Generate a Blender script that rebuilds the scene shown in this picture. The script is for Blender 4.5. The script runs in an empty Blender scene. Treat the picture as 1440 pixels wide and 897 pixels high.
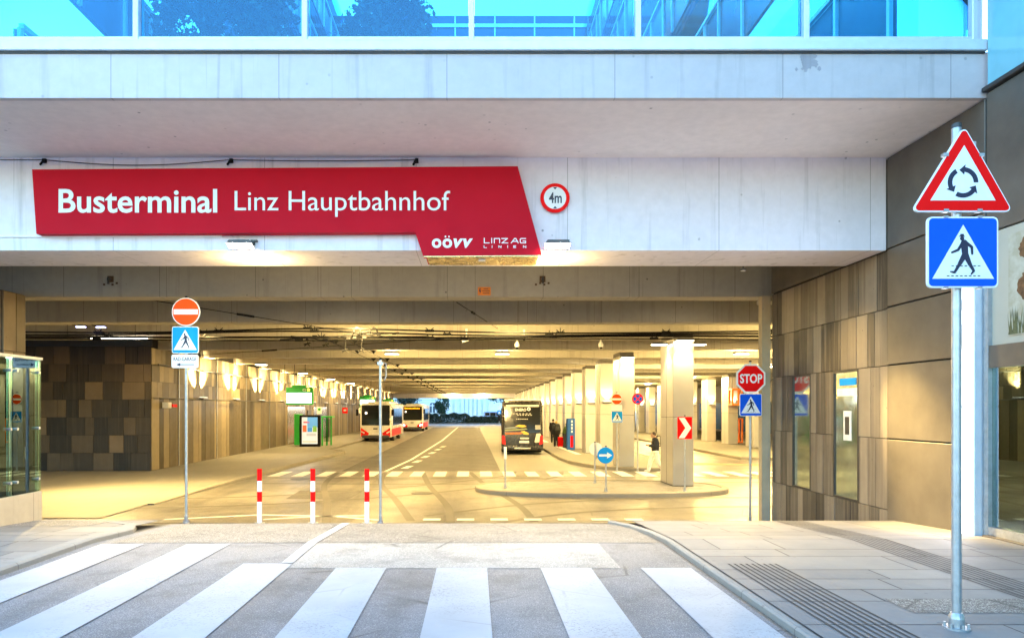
import bpy, bmesh, math, random
from mathutils import Vector, Matrix
random.seed(11)
sc = bpy.context.scene
COL = sc.collection
R = math.radians
CH = 1.58            # camera height above the street
VX, HY, F = 668.0, 575.0, 1000.0

def at(px, py, d):
    """a point of the place seen in the photo at (px,py), d metres in front of the camera"""
    return Vector(((px - VX) * d / F, d, CH + (HY - py) * d / F))
def X(px, d): return (px - VX) * d / F
def Z(py, d): return CH + (HY - py) * d / F
FL = -0.98           # terminal floor
PROF = [(-200, 0), (8.4, 0), (10.6, -.127), (16, FL), (2000, FL)]
def prof(y):
    for (a, za), (b, zb) in zip(PROF, PROF[1:]):
        if y <= b: return za + (zb - za) * (y - a) / (b - a)
    return FL

# light settings
EXPO = 4.85; SKY = .15; SUNS = .06; SUNEL = 3; SUNROT = -40; EM = .14
FLOOD = 70; CEIL = 29; UPW = 300; PIL = 12; LCOL = .11; COLW = 2
DOWN = 20; DOWN2 = 230; SHOP = 12; BILL = 0

# ---------------------------------------------------------------- mesh builder
class MB:
    def __init__(s): s.v = []; s.f = []; s.m = []; s.t = []; s.mi = 0; s.tone = .5
    def face(s, idx):
        s.f.append(tuple(idx)); s.m.append(s.mi); s.t.append(s.tone)
    def add(s, verts, faces):
        n = len(s.v); s.v += [Vector(v) for v in verts]
        for f in faces: s.face([n + i for i in f])
    def box(s, x0, x1, y0, y1, z0, z1, skip=''):
        if x0 > x1: x0, x1 = x1, x0
        if y0 > y1: y0, y1 = y1, y0
        if z0 > z1: z0, z1 = z1, z0
        v = [(x0,y0,z0),(x1,y0,z0),(x1,y1,z0),(x0,y1,z0),(x0,y0,z1),(x1,y0,z1),(x1,y1,z1),(x0,y1,z1)]
        s.add(v, [(0,3,2,1),(4,5,6,7),(0,1,5,4),(1,2,6,5),(2,3,7,6),(3,0,4,7)])
        return s
    def cbox(s, c, sx, sy, sz): return s.box(c[0]-sx/2,c[0]+sx/2,c[1]-sy/2,c[1]+sy/2,c[2]-sz/2,c[2]+sz/2)
    def rbox(s, x0, x1, y0, y1, z0, z1, r=.02, seg=2):
        bm = bmesh.new(); bmesh.ops.create_cube(bm, size=1)
        for v in bm.verts:
            v.co = Vector(((x0+x1)/2+v.co.x*(x1-x0),(y0+y1)/2+v.co.y*(y1-y0),(z0+z1)/2+v.co.z*(z1-z0)))
        bmesh.ops.bevel(bm, geom=list(bm.edges), offset=r, segments=seg, profile=.5, affect='EDGES')
        s.bm(bm); bm.free(); return s
    def bm(s, bm):
        bm.verts.index_update()
        s.add([v.co.copy() for v in bm.verts], [[v.index for v in f.verts] for f in bm.faces])
    def quad(s, a, b, c, d): s.add([a,b,c,d],[(0,1,2,3)]); return s
    def tube(s, p0, p1, r0, r1=None, n=10, caps=True):
        p0 = Vector(p0); p1 = Vector(p1); r1 = r0 if r1 is None else r1
        d = (p1-p0).normalized(); a = Vector((0,0,1)) if abs(d.z) < .9 else Vector((1,0,0))
        u = d.cross(a).normalized(); w = d.cross(u)
        vs = []
        for p, r in ((p0,r0),(p1,r1)):
            for k in range(n):
                t = 2*math.pi*k/n; vs.append(p+u*(r*math.cos(t))+w*(r*math.sin(t)))
        fs = [(k,(k+1)%n,n+(k+1)%n,n+k) for k in range(n)]
        if caps: fs += [tuple(range(n-1,-1,-1)), tuple(range(n,2*n))]
        s.add(vs, fs); return s
    def path(s, pts, r, n=6):
        for a, b in zip(pts, pts[1:]): s.tube(a, b, r, n=n)
        return s
    def lathe(s, c, prof, n=20):
        """prof: list of (radius, z) about the vertical axis through c"""
        vs = []; fs = []
        for r, z in prof:
            for k in range(n):
                t = 2*math.pi*k/n; vs.append((c[0]+r*math.cos(t), c[1]+r*math.sin(t), c[2]+z))
        for j in range(len(prof)-1):
            for k in range(n):
                a=j*n+k; b=j*n+(k+1)%n; fs.append((a,b,b+n,a+n))
        fs += [tuple(range(n-1,-1,-1)), tuple(range((len(prof)-1)*n, len(prof)*n))]
        s.add(vs, fs); return s
    def flat(s, pts, y0, y1):
        """outline in X,Z extruded from y0 (front, towards the street) to y1"""
        n = len(pts)
        a = sum(pts[i][0]*pts[(i+1)%n][1]-pts[(i+1)%n][0]*pts[i][1] for i in range(n))
        if a < 0: pts = pts[::-1]
        vs = [(p[0],y0,p[1]) for p in pts]+[(p[0],y1,p[1]) for p in pts]
        fs = [tuple(range(n)), tuple(range(2*n-1,n-1,-1))]
        fs += [(i,n+i,n+(i+1)%n,(i+1)%n) for i in range(n)]
        s.add(vs, fs); return s
    def poly(s, pts, z): s.add([(p[0],p[1],z) for p in pts],[tuple(range(len(pts)))]); return s
    def sphere(s, c, rx, ry=None, rz=None, sub=2):
        ry = ry or rx; rz = rz or rx
        bm = bmesh.new(); bmesh.ops.create_icosphere(bm, subdivisions=sub, radius=1)
        for v in bm.verts: v.co = Vector((c[0]+v.co.x*rx, c[1]+v.co.y*ry, c[2]+v.co.z*rz))
        s.bm(bm); bm.free(); return s
    def xform(s, M):
        s.v = [M @ v for v in s.v]; return s

def org(o):
    p = Vector((0,0,0))
    while o is not None: p += o.location; o = o.parent
    return p
def obj(name, mb, mats, parent=None, smooth=False, loc=None):
    """links the builder as ONE mesh object; its coordinates were written in the place's own coordinates"""
    if not isinstance(mats, (list, tuple)): mats = [mats]
    off = org(parent) if parent is not None else Vector(loc or (0,0,0))
    me = bpy.data.meshes.new(name)
    me.from_pydata([v-off for v in mb.v], [], mb.f)
    for m in mats: me.materials.append(m)
    if len(mats) > 1:
        for p, k in zip(me.polygons, mb.m): p.material_index = k
    if any(t != .5 for t in mb.t):
        ca = me.color_attributes.new('tone', 'FLOAT_COLOR', 'CORNER')
        for p, t in zip(me.polygons, mb.t):
            for li in p.loop_indices: ca.data[li].color = (t,t,t,1)
    if smooth:
        for p in me.polygons: p.use_smooth = True
        try: me.set_sharp_from_angle(angle=R(40))
        except Exception: pass
    me.update()
    o = bpy.data.objects.new(name, me); COL.objects.link(o)
    if parent is not None: o.parent = parent
    elif loc is not None: o.location = loc
    return o
def tag(o, label, cat, group=None):
    o['label'] = label; o['category'] = cat
    if group: o['group'] = group
    return o
def thing(name, label, cat, loc=(0,0,0), group=None):
    o = bpy.data.objects.new(name, None); o.empty_display_size = .2; COL.objects.link(o)
    o.location = loc
    return tag(o, label, cat, group)
def struct(name, mb, m, parent=None, smooth=False):
    o = obj(name, mb, m, parent, smooth); o['kind'] = 'structure'; return o
def dup(root, loc, label=None, rotz=None):
    r = root.copy(); COL.objects.link(r); r.location = loc
    if rotz is not None: r.rotation_euler.z = rotz
    if label: r['label'] = label
    def kids(a, b):
        for ch in list(a.children):
            c = ch.copy(); COL.objects.link(c); c.parent = b; kids(ch, c)
    kids(root, r); return r
ORD = 'first second third fourth fifth sixth seventh eighth ninth tenth eleventh twelfth thirteenth fourteenth fifteenth sixteenth seventeenth eighteenth nineteenth twentieth'.split()

# ---------------------------------------------------------------- materials
def _m(name):
    m = bpy.data.materials.new(name); m.use_nodes = True
    nt = m.node_tree; return m, nt, nt.nodes['Principled BSDF']
def link(nt, a, b): nt.links.new(a, b)
def node(nt, t, **kw):
    n = nt.nodes.new(t)
    for k, v in kw.items(): setattr(n, k, v)
    return n
def coords(nt, scale=(1,1,1)):
    tc = node(nt,'ShaderNodeTexCoord'); mp = node(nt,'ShaderNodeMapping')
    mp.inputs['Scale'].default_value = scale
    link(nt, tc.outputs['Object'], mp.inputs['Vector']); return mp.outputs['Vector']
def noise(nt, vec, scale, detail=4, rough=.6):
    n = node(nt,'ShaderNodeTexNoise'); n.inputs['Scale'].default_value = scale
    n.inputs['Detail'].default_value = detail; n.inputs['Roughness'].default_value = rough
    link(nt, vec, n.inputs['Vector']); return n.outputs['Fac']
def ramp(nt, fac, a, b, ca=(0,0,0,1), cb=(1,1,1,1)):
    r = node(nt,'ShaderNodeValToRGB'); e = r.color_ramp.elements
    e[0].position = a; e[1].position = b; e[0].color = ca; e[1].color = cb
    link(nt, fac, r.inputs['Fac']); return r.outputs['Color']
def mix(nt, fac, a, b, mode='MIX'):
    n = node(nt,'ShaderNodeMix', data_type='RGBA', blend_type=mode)
    if isinstance(fac, (int,float)): n.inputs[0].default_value = fac
    else: link(nt, fac, n.inputs[0])
    for i, v in ((6,a),(7,b)):
        if isinstance(v, tuple): n.inputs[i].default_value = v
        else: link(nt, v, n.inputs[i])
    return n.outputs[2]
def c4(c): return (c[0],c[1],c[2],1)
def sc3(c, k): return (min(1,c[0]*k),min(1,c[1]*k),min(1,c[2]*k),1)

def paint(name, col, rough=.45, metal=0, var=.12, scale=6, coat=0, spec=.5):
    m, nt, b = _m(name); v = coords(nt)
    n = noise(nt, v, scale, 5)
    link(nt, ramp(nt, n, .3, .7, sc3(col,1-var), sc3(col,1+var)), b.inputs['Base Color'])
    b.inputs['Roughness'].default_value = rough; b.inputs['Metallic'].default_value = metal
    b.inputs['Coat Weight'].default_value = coat; b.inputs['Specular IOR Level'].default_value = spec
    rr = noise(nt, v, scale*2.3, 3); mr = node(nt,'ShaderNodeMapRange')
    mr.inputs['To Min'].default_value = max(.02,rough-.08); mr.inputs['To Max'].default_value = min(1,rough+.12)
    link(nt, rr, mr.inputs['Value']); link(nt, mr.outputs['Result'], b.inputs['Roughness'])
    return m
def emit(name, col, s):
    m, nt, b = _m(name)
    b.inputs['Base Color'].default_value = sc3(col,.8); b.inputs['Emission Color'].default_value = c4(col)
    b.inputs['Emission Strength'].default_value = s*EM; return m
def bump(nt, b, h, strength, dist=.01):
    n = node(nt,'ShaderNodeBump'); n.inputs['Strength'].default_value = strength; n.inputs['Distance'].default_value = dist
    link(nt, h, n.inputs['Height']); link(nt, n.outputs['Normal'], b.inputs['Normal'])
def lines(nt, axis, period, width, offset=0):
    """1 on thin lines every period metres along an axis"""
    tc = node(nt,'ShaderNodeTexCoord'); sx = node(nt,'ShaderNodeSeparateXYZ'); link(nt, tc.outputs['Object'], sx.inputs[0])
    a = node(nt,'ShaderNodeMath', operation='MULTIPLY_ADD'); a.inputs[1].default_value = 1/period; a.inputs[2].default_value = offset/period + 100
    link(nt, sx.outputs[axis], a.inputs[0])
    f = node(nt,'ShaderNodeMath', operation='FRACT'); link(nt, a.outputs[0], f.inputs[0])
    l = node(nt,'ShaderNodeMath', operation='LESS_THAN'); l.inputs[1].default_value = width/period; link(nt, f.outputs[0], l.inputs[0])
    return l.outputs[0]
def concrete(name, col, joints=(), rough=.8, speck=.5, stain=.28, streak=True):
    m, nt, b = _m(name); v = coords(nt)
    c = ramp(nt, noise(nt, v, .45, 6), .3, .72, sc3(col,1-stain), sc3(col,1+stain*.6))
    c = mix(nt, .38, c, ramp(nt, noise(nt, v, 7, 6), .3, .7, sc3(col,.86), sc3(col,1.1)))
    if streak:
        vs = coords(nt, (3.2,3.2,.18))
        s = ramp(nt, noise(nt, vs, 1.6, 5), .56, .78)
        c = mix(nt, s, c, mix(nt, .42, c, (.12,.11,.10,1)))
        s2 = mix(nt, 1.0, ramp(nt, noise(nt, coords(nt, (5,5,.1)), 2.3, 3), .62, .72), ramp(nt, noise(nt, v, .5, 2), .45, .6), 'MULTIPLY'); c = mix(nt, s2, c, mix(nt, .38, c, (.10,.075,.055,1)))
    sp = node(nt,'ShaderNodeTexVoronoi'); sp.inputs['Scale'].default_value = 4.5; link(nt, v, sp.inputs['Vector'])
    pit = ramp(nt, sp.outputs['Distance'], .06, .11, (1,1,1,1), (0,0,0,1))
    mask = ramp(nt, noise(nt, v, 1.3, 2), .5, .62)
    pit = mix(nt, 1.0, pit, mask, 'MULTIPLY')
    c = mix(nt, pit, c, mix(nt, speck, c, (.07,.06,.055,1)))
    for ax, per, w, off in joints:
        l = lines(nt, ax, per, w, off)
        c = mix(nt, l, c, mix(nt, .5, c, (.06,.055,.05,1)))
    link(nt, c, b.inputs['Base Color']); b.inputs['Roughness'].default_value = rough
    bump(nt, b, noise(nt, v, 60, 4), .12, .004); return m
def asphalt(name, col, var=.3, patch=.35, speck=.35, rough=.75):
    m, nt, b = _m(name); v = coords(nt)
    c = ramp(nt, noise(nt, v, .33, 5), .32, .7, sc3(col,1-patch), sc3(col,1+patch))
    g = noise(nt, v, 95, 3, .7)
    c = mix(nt, ramp(nt, g, .5, .64), c, mix(nt, speck*1.25, c, (.62,.60,.56,1)))
    g2 = noise(nt, v, 26, 2, .8); c = mix(nt, ramp(nt, g2, .56, .66), c, mix(nt, speck*.6, c, (.60,.58,.55,1)))
    c = mix(nt, ramp(nt, noise(nt, v, 2.1, 6, .7), .5, .64), c, mix(nt, .3, c, (.03,.03,.03,1)))
    c = mix(nt, ramp(nt, noise(nt, v, 34, 3), .62, .7), c, mix(nt, .45, c, (.02,.02,.02,1)))
    # tyre-polished darker lanes and drips, long along the driving direction
    vs = coords(nt, (1.1,.05,1)); c = mix(nt, ramp(nt, noise(nt, vs, 1.2, 4), .52, .75), c, mix(nt, var, c, (.03,.03,.03,1)))
    # fine cracks
    vc = node(nt,'ShaderNodeTexVoronoi', feature='DISTANCE_TO_EDGE'); vc.inputs['Scale'].default_value = .55; link(nt, v, vc.inputs['Vector'])
    cr = mix(nt, 1.0, ramp(nt, vc.outputs['Distance'], .004, .010, (1,1,1,1),(0,0,0,1)), ramp(nt, noise(nt, v, .8, 2), .52, .6), 'MULTIPLY')
    c = mix(nt, cr, c, mix(nt, .55, c, (.02,.02,.02,1)))
    link(nt, c, b.inputs['Base Color']); b.inputs['Roughness'].default_value = rough
    mr = node(nt,'ShaderNodeMapRange'); mr.inputs['To Min'].default_value = rough-.22; mr.inputs['To Max'].default_value = rough+.12
    link(nt, noise(nt, v, .9, 4), mr.inputs['Value']); link(nt, mr.outputs[0], b.inputs['Roughness'])
    bump(nt, b, g, .35, .006); return m
def roadpaint(name, col=(.78,.79,.78), under=(.13,.13,.135), wear=.6):
    m, nt, b = _m(name); v = coords(nt)
    c = ramp(nt, noise(nt, v, 1.6, 5), .3, .7, sc3(col,.88), sc3(col,1.08))
    w = ramp(nt, noise(nt, v, 48, 4, .75), wear, wear+.1)
    big = ramp(nt, noise(nt, v, 1.1, 4), .42, .66)
    c = mix(nt, mix(nt, 1.0, w, big, 'MULTIPLY'), c, c4(under))
    vc = node(nt,'ShaderNodeTexVoronoi', feature='DISTANCE_TO_EDGE'); vc.inputs['Scale'].default_value = 1.3; link(nt, v, vc.inputs['Vector'])
    cr = mix(nt, 1.0, ramp(nt, vc.outputs['Distance'], .005, .014, (1,1,1,1),(0,0,0,1)), ramp(nt, noise(nt, v, .9, 2), .5, .6), 'MULTIPLY')
    c = mix(nt, cr, c, mix(nt, .4, c, c4(under)))
    link(nt, c, b.inputs['Base Color']); b.inputs['Roughness'].default_value = .6
    bump(nt, b, noise(nt, v, 95, 3), .25, .004); return m
def tiles(name, dark, light, rough=.6, streak=.35, spec=.4, bmp=.12):
    """stone slabs; every slab's own stone tone comes from the 'tone' attribute"""
    m, nt, b = _m(name); v = coords(nt)
    at_ = node(nt,'ShaderNodeAttribute', attribute_name='tone')
    c = mix(nt, at_.outputs['Fac'], c4(dark), c4(light))
    c = mix(nt, ramp(nt, noise(nt, v, 2.2, 4), .3, .72), mix(nt, .18, c, sc3(dark,.7)), c)
    vs = coords(nt, (9,9,.35)); c = mix(nt, ramp(nt, noise(nt, vs, 1.5, 5), .48, .72), c, mix(nt, streak, c, sc3(light,1.15)))
    c = mix(nt, ramp(nt, noise(nt, v, 55, 3), .62, .75), c, mix(nt, .14, c, sc3(dark,.5)))
    vg = node(nt,'ShaderNodeTexVoronoi'); vg.inputs['Scale'].default_value = 5; link(nt, v, vg.inputs['Vector'])
    c = mix(nt, ramp(nt, vg.outputs['Distance'], .05, .09, (.45,.45,.45,1), (0,0,0,1)), c, sc3(dark,.6))
    c = mix(nt, ramp(nt, noise(nt, v, .8, 5), .5, .7), c, mix(nt, .22, c, sc3(dark,.8)))
    link(nt, c, b.inputs['Base Color']); b.inputs['Specular IOR Level'].default_value = spec
    mr = node(nt,'ShaderNodeMapRange'); mr.inputs['To Min'].default_value = max(.05,rough-.15); mr.inputs['To Max'].default_value = min(1,rough+.15)
    link(nt, noise(nt, v, 3, 4), mr.inputs['Value']); link(nt, mr.outputs[0], b.inputs['Roughness'])
    if bmp: bump(nt, b, noise(nt, v, 40, 4), bmp, .004)
    return m
def leafmat(name, col):
    m, nt, b = _m(name)
    at_ = node(nt,'ShaderNodeAttribute', attribute_name='tone')
    link(nt, mix(nt, at_.outputs['Fac'], sc3(col,.45), sc3(col,1.6)), b.inputs['Base Color'])
    b.inputs['Roughness'].default_value = .55; b.inputs['Subsurface Weight'].default_value = 0; return m
def glass(name, tint, gloss=.12, rough=.0, ior=1.5):
    m, nt, b = _m(name); nt.nodes.remove(b); out = nt.nodes['Material Output']
    t = node(nt,'ShaderNodeBsdfTransparent'); t.inputs['Color'].default_value = c4(tint)
    g = node(nt,'ShaderNodeBsdfGlossy'); g.inputs['Roughness'].default_value = rough
    g.inputs['Color'].default_value = (.6,.85,1,1)
    fr = node(nt,'ShaderNodeFresnel'); fr.inputs['IOR'].default_value = ior
    mr = node(nt,'ShaderNodeMapRange'); mr.inputs['To Min'].default_value = gloss; mr.inputs['To Max'].default_value = 1
    link(nt, fr.outputs[0], mr.inputs['Value'])
    s = node(nt,'ShaderNodeMixShader'); link(nt, mr.outputs[0], s.inputs[0]); link(nt, t.outputs[0], s.inputs[1]); link(nt, g.outputs[0], s.inputs[2])
    link(nt, s.outputs[0], out.inputs['Surface']); return m

M = {}
M['asphalt']  = asphalt('street asphalt', (.145,.145,.155), .45, .3, .36)
M['table']    = asphalt('pale asphalt with lamp glow', (.25,.245,.235), .15, .35, .5)
M['ramp']     = asphalt('coarse ramp asphalt', (.105,.095,.085), .2, .3, .55)
M['tarmac']   = asphalt('terminal asphalt', (.125,.112,.09), .85, .6, .2, .48)
M['lane']     = asphalt('dark lane asphalt', (.055,.047,.038), .4, .3, .2, .72)
M['bay']      = concrete('bus bay concrete', (.24,.225,.19), ((1,5,.02,0),), .6, .3, .2, False)
M['paint']    = roadpaint('road paint', (.37,.39,.41), (.18,.18,.185), .53)
M['paint2']   = roadpaint('terminal road paint', (.75,.74,.70), (.2,.19,.17), .64)
M['kerb']     = concrete('kerb granite', (.24,.235,.22), ((1,1.0,.012,0),), .75, .4, .2, False)
M['kerb2']    = concrete('terminal kerb', (.25,.225,.18), ((1,1.0,.012,0),), .75, .4, .2, False)
M['slab']     = tiles('paving slabs', (.14,.14,.145), (.27,.26,.245), .7, .1)
M['slabjoint']= paint('paving joint', (.07,.065,.06), .9)
M['tactile']  = paint('tactile groove', (.05,.047,.045), .85)
M['plat']     = concrete('platform paving', (.22,.205,.17), ((0,.8,.012,0),(1,.8,.012,0)), .7, .3, .15, False)
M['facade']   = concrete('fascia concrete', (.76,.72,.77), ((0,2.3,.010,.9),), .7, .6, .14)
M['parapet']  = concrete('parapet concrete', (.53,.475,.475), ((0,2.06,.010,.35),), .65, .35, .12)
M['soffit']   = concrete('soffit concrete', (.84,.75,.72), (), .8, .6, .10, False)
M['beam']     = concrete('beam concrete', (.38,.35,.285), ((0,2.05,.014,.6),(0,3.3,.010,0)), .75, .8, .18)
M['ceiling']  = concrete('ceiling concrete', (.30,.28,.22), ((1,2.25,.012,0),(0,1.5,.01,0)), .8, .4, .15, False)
M['alu']      = paint('pale aluminium frame', (.62,.66,.70), .35, .3, .06)
M['steel']    = paint('galvanised steel', (.40,.415,.43), .38, .65, .15, 14)
M['white']    = paint('white powder coat', (.80,.80,.79), .4, 0, .05)
M['offwhite'] = paint('off white plastic', (.68,.66,.62), .5, 0, .08)
M['signwhite']= paint('sign white sheeting', (.82,.83,.83), .5, 0, .03, 6, 0, .15)
M['signred']  = paint('sign red sheeting', (.88,.006,.006), .5, 0, .05, 6, 0, .08)
M['signorange']= paint('sign orange red sheeting', (.90,.075,.006), .5, 0, .06, 6, 0, .1)
M['signblue'] = paint('sign blue sheeting', (.005,.095,.70), .5, 0, .05, 6, 0, .1)
M['signcyan'] = paint('sign bright blue sheeting', (.008,.27,.80), .5, 0, .05, 6, 0, .1)
M['signdark'] = paint('sign dark navy', (.012,.016,.045), .4, 0, .05)
M['boardred'] = paint('deep red sign board', (.50,.004,.017), .6, 0, .05, 1.5, 0, .12)
M['black']    = paint('black rubber', (.012,.012,.012), .75, 0, .15, 6, 0, .1)
M['darkmetal']= paint('dark painted metal', (.045,.043,.042), .45, .2, .12)
M['gold']     = paint('brushed brass soffit', (.62,.47,.22), .25, .8, .15, 2)
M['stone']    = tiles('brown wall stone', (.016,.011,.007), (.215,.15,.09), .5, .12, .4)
M['stone2']   = tiles('grey plank stone', (.045,.037,.03), (.27,.225,.175), .6, .5)
M['stonejoint']= paint('wall joint', (.02,.018,.015), .9)
M['clad']     = paint('bronze metal cladding', (.125,.108,.088), .42, .25, .2, 1.6)
M['cladjoint']= paint('cladding joint', (.012,.011,.010), .8)
M['pillar']   = paint('pillar cladding panels', (.46,.44,.40), .36, .3, .06, 1.0)
M['pillarjoint']= paint('pillar joint', (.12,.11,.10), .8)
M['fixture']  = paint('lamp housing', (.10,.095,.09), .45, .3, .1)
M['lampwhite']= emit('ceiling lamp lens', (1,.86,.58), 14)
M['floodlens']= emit('floodlight lens', (1,.93,.80), 30)
M['uplens'] = emit('uplight lens', (1,.86,.58), 2)
M['tube']     = emit('tube lamp', (1,.92,.75), 12)
M['violet']   = emit('violet led lamp', (.45,.45,1), 9)
M['green']    = paint('signal green sheet', (.015,.36,.04), .4, 0, .06)
M['orange']   = paint('orange painted steel', (.85,.20,.012), .4, 0, .06)
M['screen']   = emit('lit white screen', (1,.98,.93), 5)
M['yellowdot']= emit('yellow symbol', (1,.65,.05), 1.2)
M['glassup']  = glass('cyan canopy glass', (.32,.78,.95), .03)
M['glassbox'] = glass('greenish enclosure glass', (.84,.95,.80), .12)
M['glassshop']= glass('shop glass', (.62,.78,.70), .22)
M['busglass'] = paint('dark bus glass', (.012,.013,.014), .08, 0, .1, 3, 0, .35)
M['buswhite'] = paint('bus white paint', (.74,.72,.68), .25, 0, .04, 2, .5)
M['busred']   = paint('bus red paint', (.72,.012,.01), .4, 0, .05, 2, 0, .08)
M['coachblack']= paint('coach black paint', (.016,.014,.013), .25, 0, .1, 2, .25)
M['coachroof']= paint('coach pale roof', (.62,.58,.50), .4, 0, .06)
M['tyre']     = paint('tyre rubber', (.014,.014,.014), .8)
M['rim']      = paint('wheel rim', (.35,.35,.35), .35, .6)
M['headlamp'] = emit('bus headlamp', (1,.95,.85), 9)
M['taillamp'] = paint('tail lamp red', (.75,.01,.01), .4, 0, .05, 5, 0, .2)
M['amber']    = emit('amber destination dots', (1,.30,.005), .9)
M['interior'] = emit('bus interior lamp', (1,.85,.6), 1.3)
# ================================================================= GROUND
def ribbon(x0, x1, y0, y1, dz, mb=None, mi=0):
    mb = mb or MB(); mb.mi = mi
    ys = [y0] + [p[0] for p in PROF if y0 < p[0] < y1] + [y1]
    for a, b in zip(ys, ys[1:]):
        mb.quad((x0,a,prof(a)+dz),(x1,a,prof(a)+dz),(x1,b,prof(b)+dz),(x0,b,prof(b)+dz))
    return mb
struct('ground', ribbon(-500,500,-80,900,-.012), M['tarmac'])
mb = MB(); mb.poly([(-60,-80),(60,-80),(60,-8),(-60,-8)],-.006); struct('bounce_ground', mb, concrete('forecourt paving',(.66,.63,.60),((0,1.2,.012,0),(1,1.2,.012,0))))  # unseen pale sheet behind the camera, added to bounce skylight onto the soffit
struct('street', ribbon(-4.5,2.2,-14,16,0), M['asphalt'])
struct('terminal_road', ribbon(-24,26,16,112,0), M['tarmac'])
# the crosswalk's table and the ramp
struct('road_glow_patch', ribbon(-1.86,1.45,7.05,8.38,.004), M['table'])  # lighter asphalt whose paler colour also paints the floodlights' glow
struct('road_ramp', ribbon(-4.3,2.19,8.4,10.62,.004), M['ramp'])
mb = MB()
for xa in (-4.36,-3.36,-2.36):
    ribbon(xa, xa+.5, 3.0, 8.3 if xa < -2.5 else 7.25, .008, mb)
for xa in (-1.38,-.38,.65,1.64): ribbon(xa, xa+.5, 3.0, 7.05, .008, mb)
struct('zebra_crossing', mb, M['paint'])
mb = MB(); ribbon(-1.98,-1.86,7.27,10.6,.012,mb); struct('guide_line', mb, M['paint'])
# dashes where the ramp meets the terminal floor
mb = MB()
for k in range(7): mb.box(-1.2+k*.78,-.8+k*.78,16.35,16.62,FL+.004,FL+.007)
for pts in ([(-7.2,16.4),(-5.2,17.1),(-3.4,16.9),(-2.2,16.3)],[(-4.9,16.4),(-3.7,16.9),(-2.6,17.0)]):
    for (a,b),(c,d) in zip(pts,pts[1:]): mb.quad((a,b,FL+.008),(c,d,FL+.008),(c,d+.14,FL+.008),(a,b+.14,FL+.008))
struct('edge_line', mb, M['paint2'])
# terminal lanes, bays and markings
mb = MB(); mb.poly([(-3.6,29.3),(1.05,29.3),(.62,100),(-2.5,100)], FL+.004); mb.poly([(-5.5,29.3),(-3.6,29.3),(-2.5,100),(-5.9,100)], FL+.004)
struct('lane', mb, M['lane'])
mb = MB(); mb.poly([(1.07,29.6),(4.4,29.6),(4.4,110),(.60,110)], FL+.006); mb.poly([(-9.1,38.5),(-5.5,38.5),(-5.9,110),(-9.1,110)], FL+.006)
struct('bus_bay', mb, M['bay'])
mb = MB()
for k in range(34):
    x = -7.9+k*.9
    if x < 24: mb.poly([(x,27.0),(x+.46,27.0),(x+.46,29.1),(x,29.1)], FL+.008)
struct('terminal_zebra', mb, M['paint2'])
mb = MB()
pts = [(-3.75,29.2),(-3.3,36),(-2.75,58),(-2.5,100)]
for (a,b),(c,d) in zip(pts,pts[1:]): mb.quad((a,b,FL+.010),(a+.16,b,FL+.010),(c+.16,d,FL+.010),(c,d,FL+.010))
for k in range(6): mb.poly([(-3.2+k*.16,30.5+k*3.4),(-2.9+k*.16,30.5+k*3.4),(-2.75+k*.16,32.0+k*3.4),(-3.05+k*.16,32.0+k*3.4)], FL+.012)
for x0, y0, y1 in ((5.4,38,46),(5.1,52,110)): mb.poly([(x0,y0),(x0+.3,y0),(x0+.1,y1),(x0-.2,y1)], FL+.142)
struct('centre_line', mb, M['paint2'])
mb = MB(); mb.poly([(9.0,33),(14.5,31.5),(15.5,32.2),(9.2,34.4)], FL+.006); mb.poly([(10,41),(22,39),(22,39.8),(10,42)], FL+.006)
struct('lane_marking', mb, paint('reddish lane paint',(.42,.20,.11),.7))
tm = roadpaint('tyre rubber marks', (.098,.087,.070), (.125,.112,.09), .42)
mb = MB()
def track(pts, w=.2, gap=1.9):
    P3 = [Vector(p) for p in pts]; sm = []
    for i in range(len(P3)-1):
        a, b, c, d = P3[max(0,i-1)], P3[i], P3[i+1], P3[min(len(P3)-1,i+2)]
        for k in range(8):
            t = k/8; sm.append(.5*((2*b)+(c-a)*t+(2*a-5*b+4*c-d)*t*t+(3*b-a-3*c+d)*t**3))
    for s in (-gap/2, gap/2):
        L = []
        for i in range(len(sm)):
            dd = (sm[min(i+1,len(sm)-1)]-sm[max(i-1,0)]).normalized(); n = Vector((-dd.y,dd.x)); L.append((sm[i]+n*(s-w/2), sm[i]+n*(s+w/2)))
        z = FL+.0035+.0004*len(mb.f)/200
        for (a,b),(c,d) in zip(L,L[1:]): mb.quad((a.x,a.y,z),(b.x,b.y,z),(d.x,d.y,z),(c.x,c.y,z))
track([(-2.4,16.1),(-3.2,20),(-4.2,24.5),(-4.6,29)]); track([(.4,16.1),(.2,19),(-.6,24),(-1.2,29.2)])
track([(-.6,16.3),(2.5,18.6),(7,19.6),(13,19.2),(20,19)]); track([(-7.5,25.5),(-2,25.2),(5,25.6),(13,25.8),(22,25.4)]); track([(-12,19),(-6.5,19.8),(-2.2,22.2),(1.8,26.5),(2.6,29.3)])
struct('tyre_mark', mb, tm)
mb = MB(); mb.lathe((-1.6,21.6,FL+.005),[(.34,0),(.34,.006)],24); mb.lathe((-6.4,26,FL+.005),[(.34,0),(.34,.006)],24)
struct('manhole_cover', mb, M['darkmetal'])
mb = MB(); mb.poly([(-5.4,20.3),(-3.6,20.1),(-3.5,22.2),(-5.5,22.4)],FL+.0028); mb.poly([(8.5,26.2),(11.5,26.2),(11.5,28),(8.5,28)],FL+.0028)
struct('asphalt_patch', mb, M['lane'])
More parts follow.
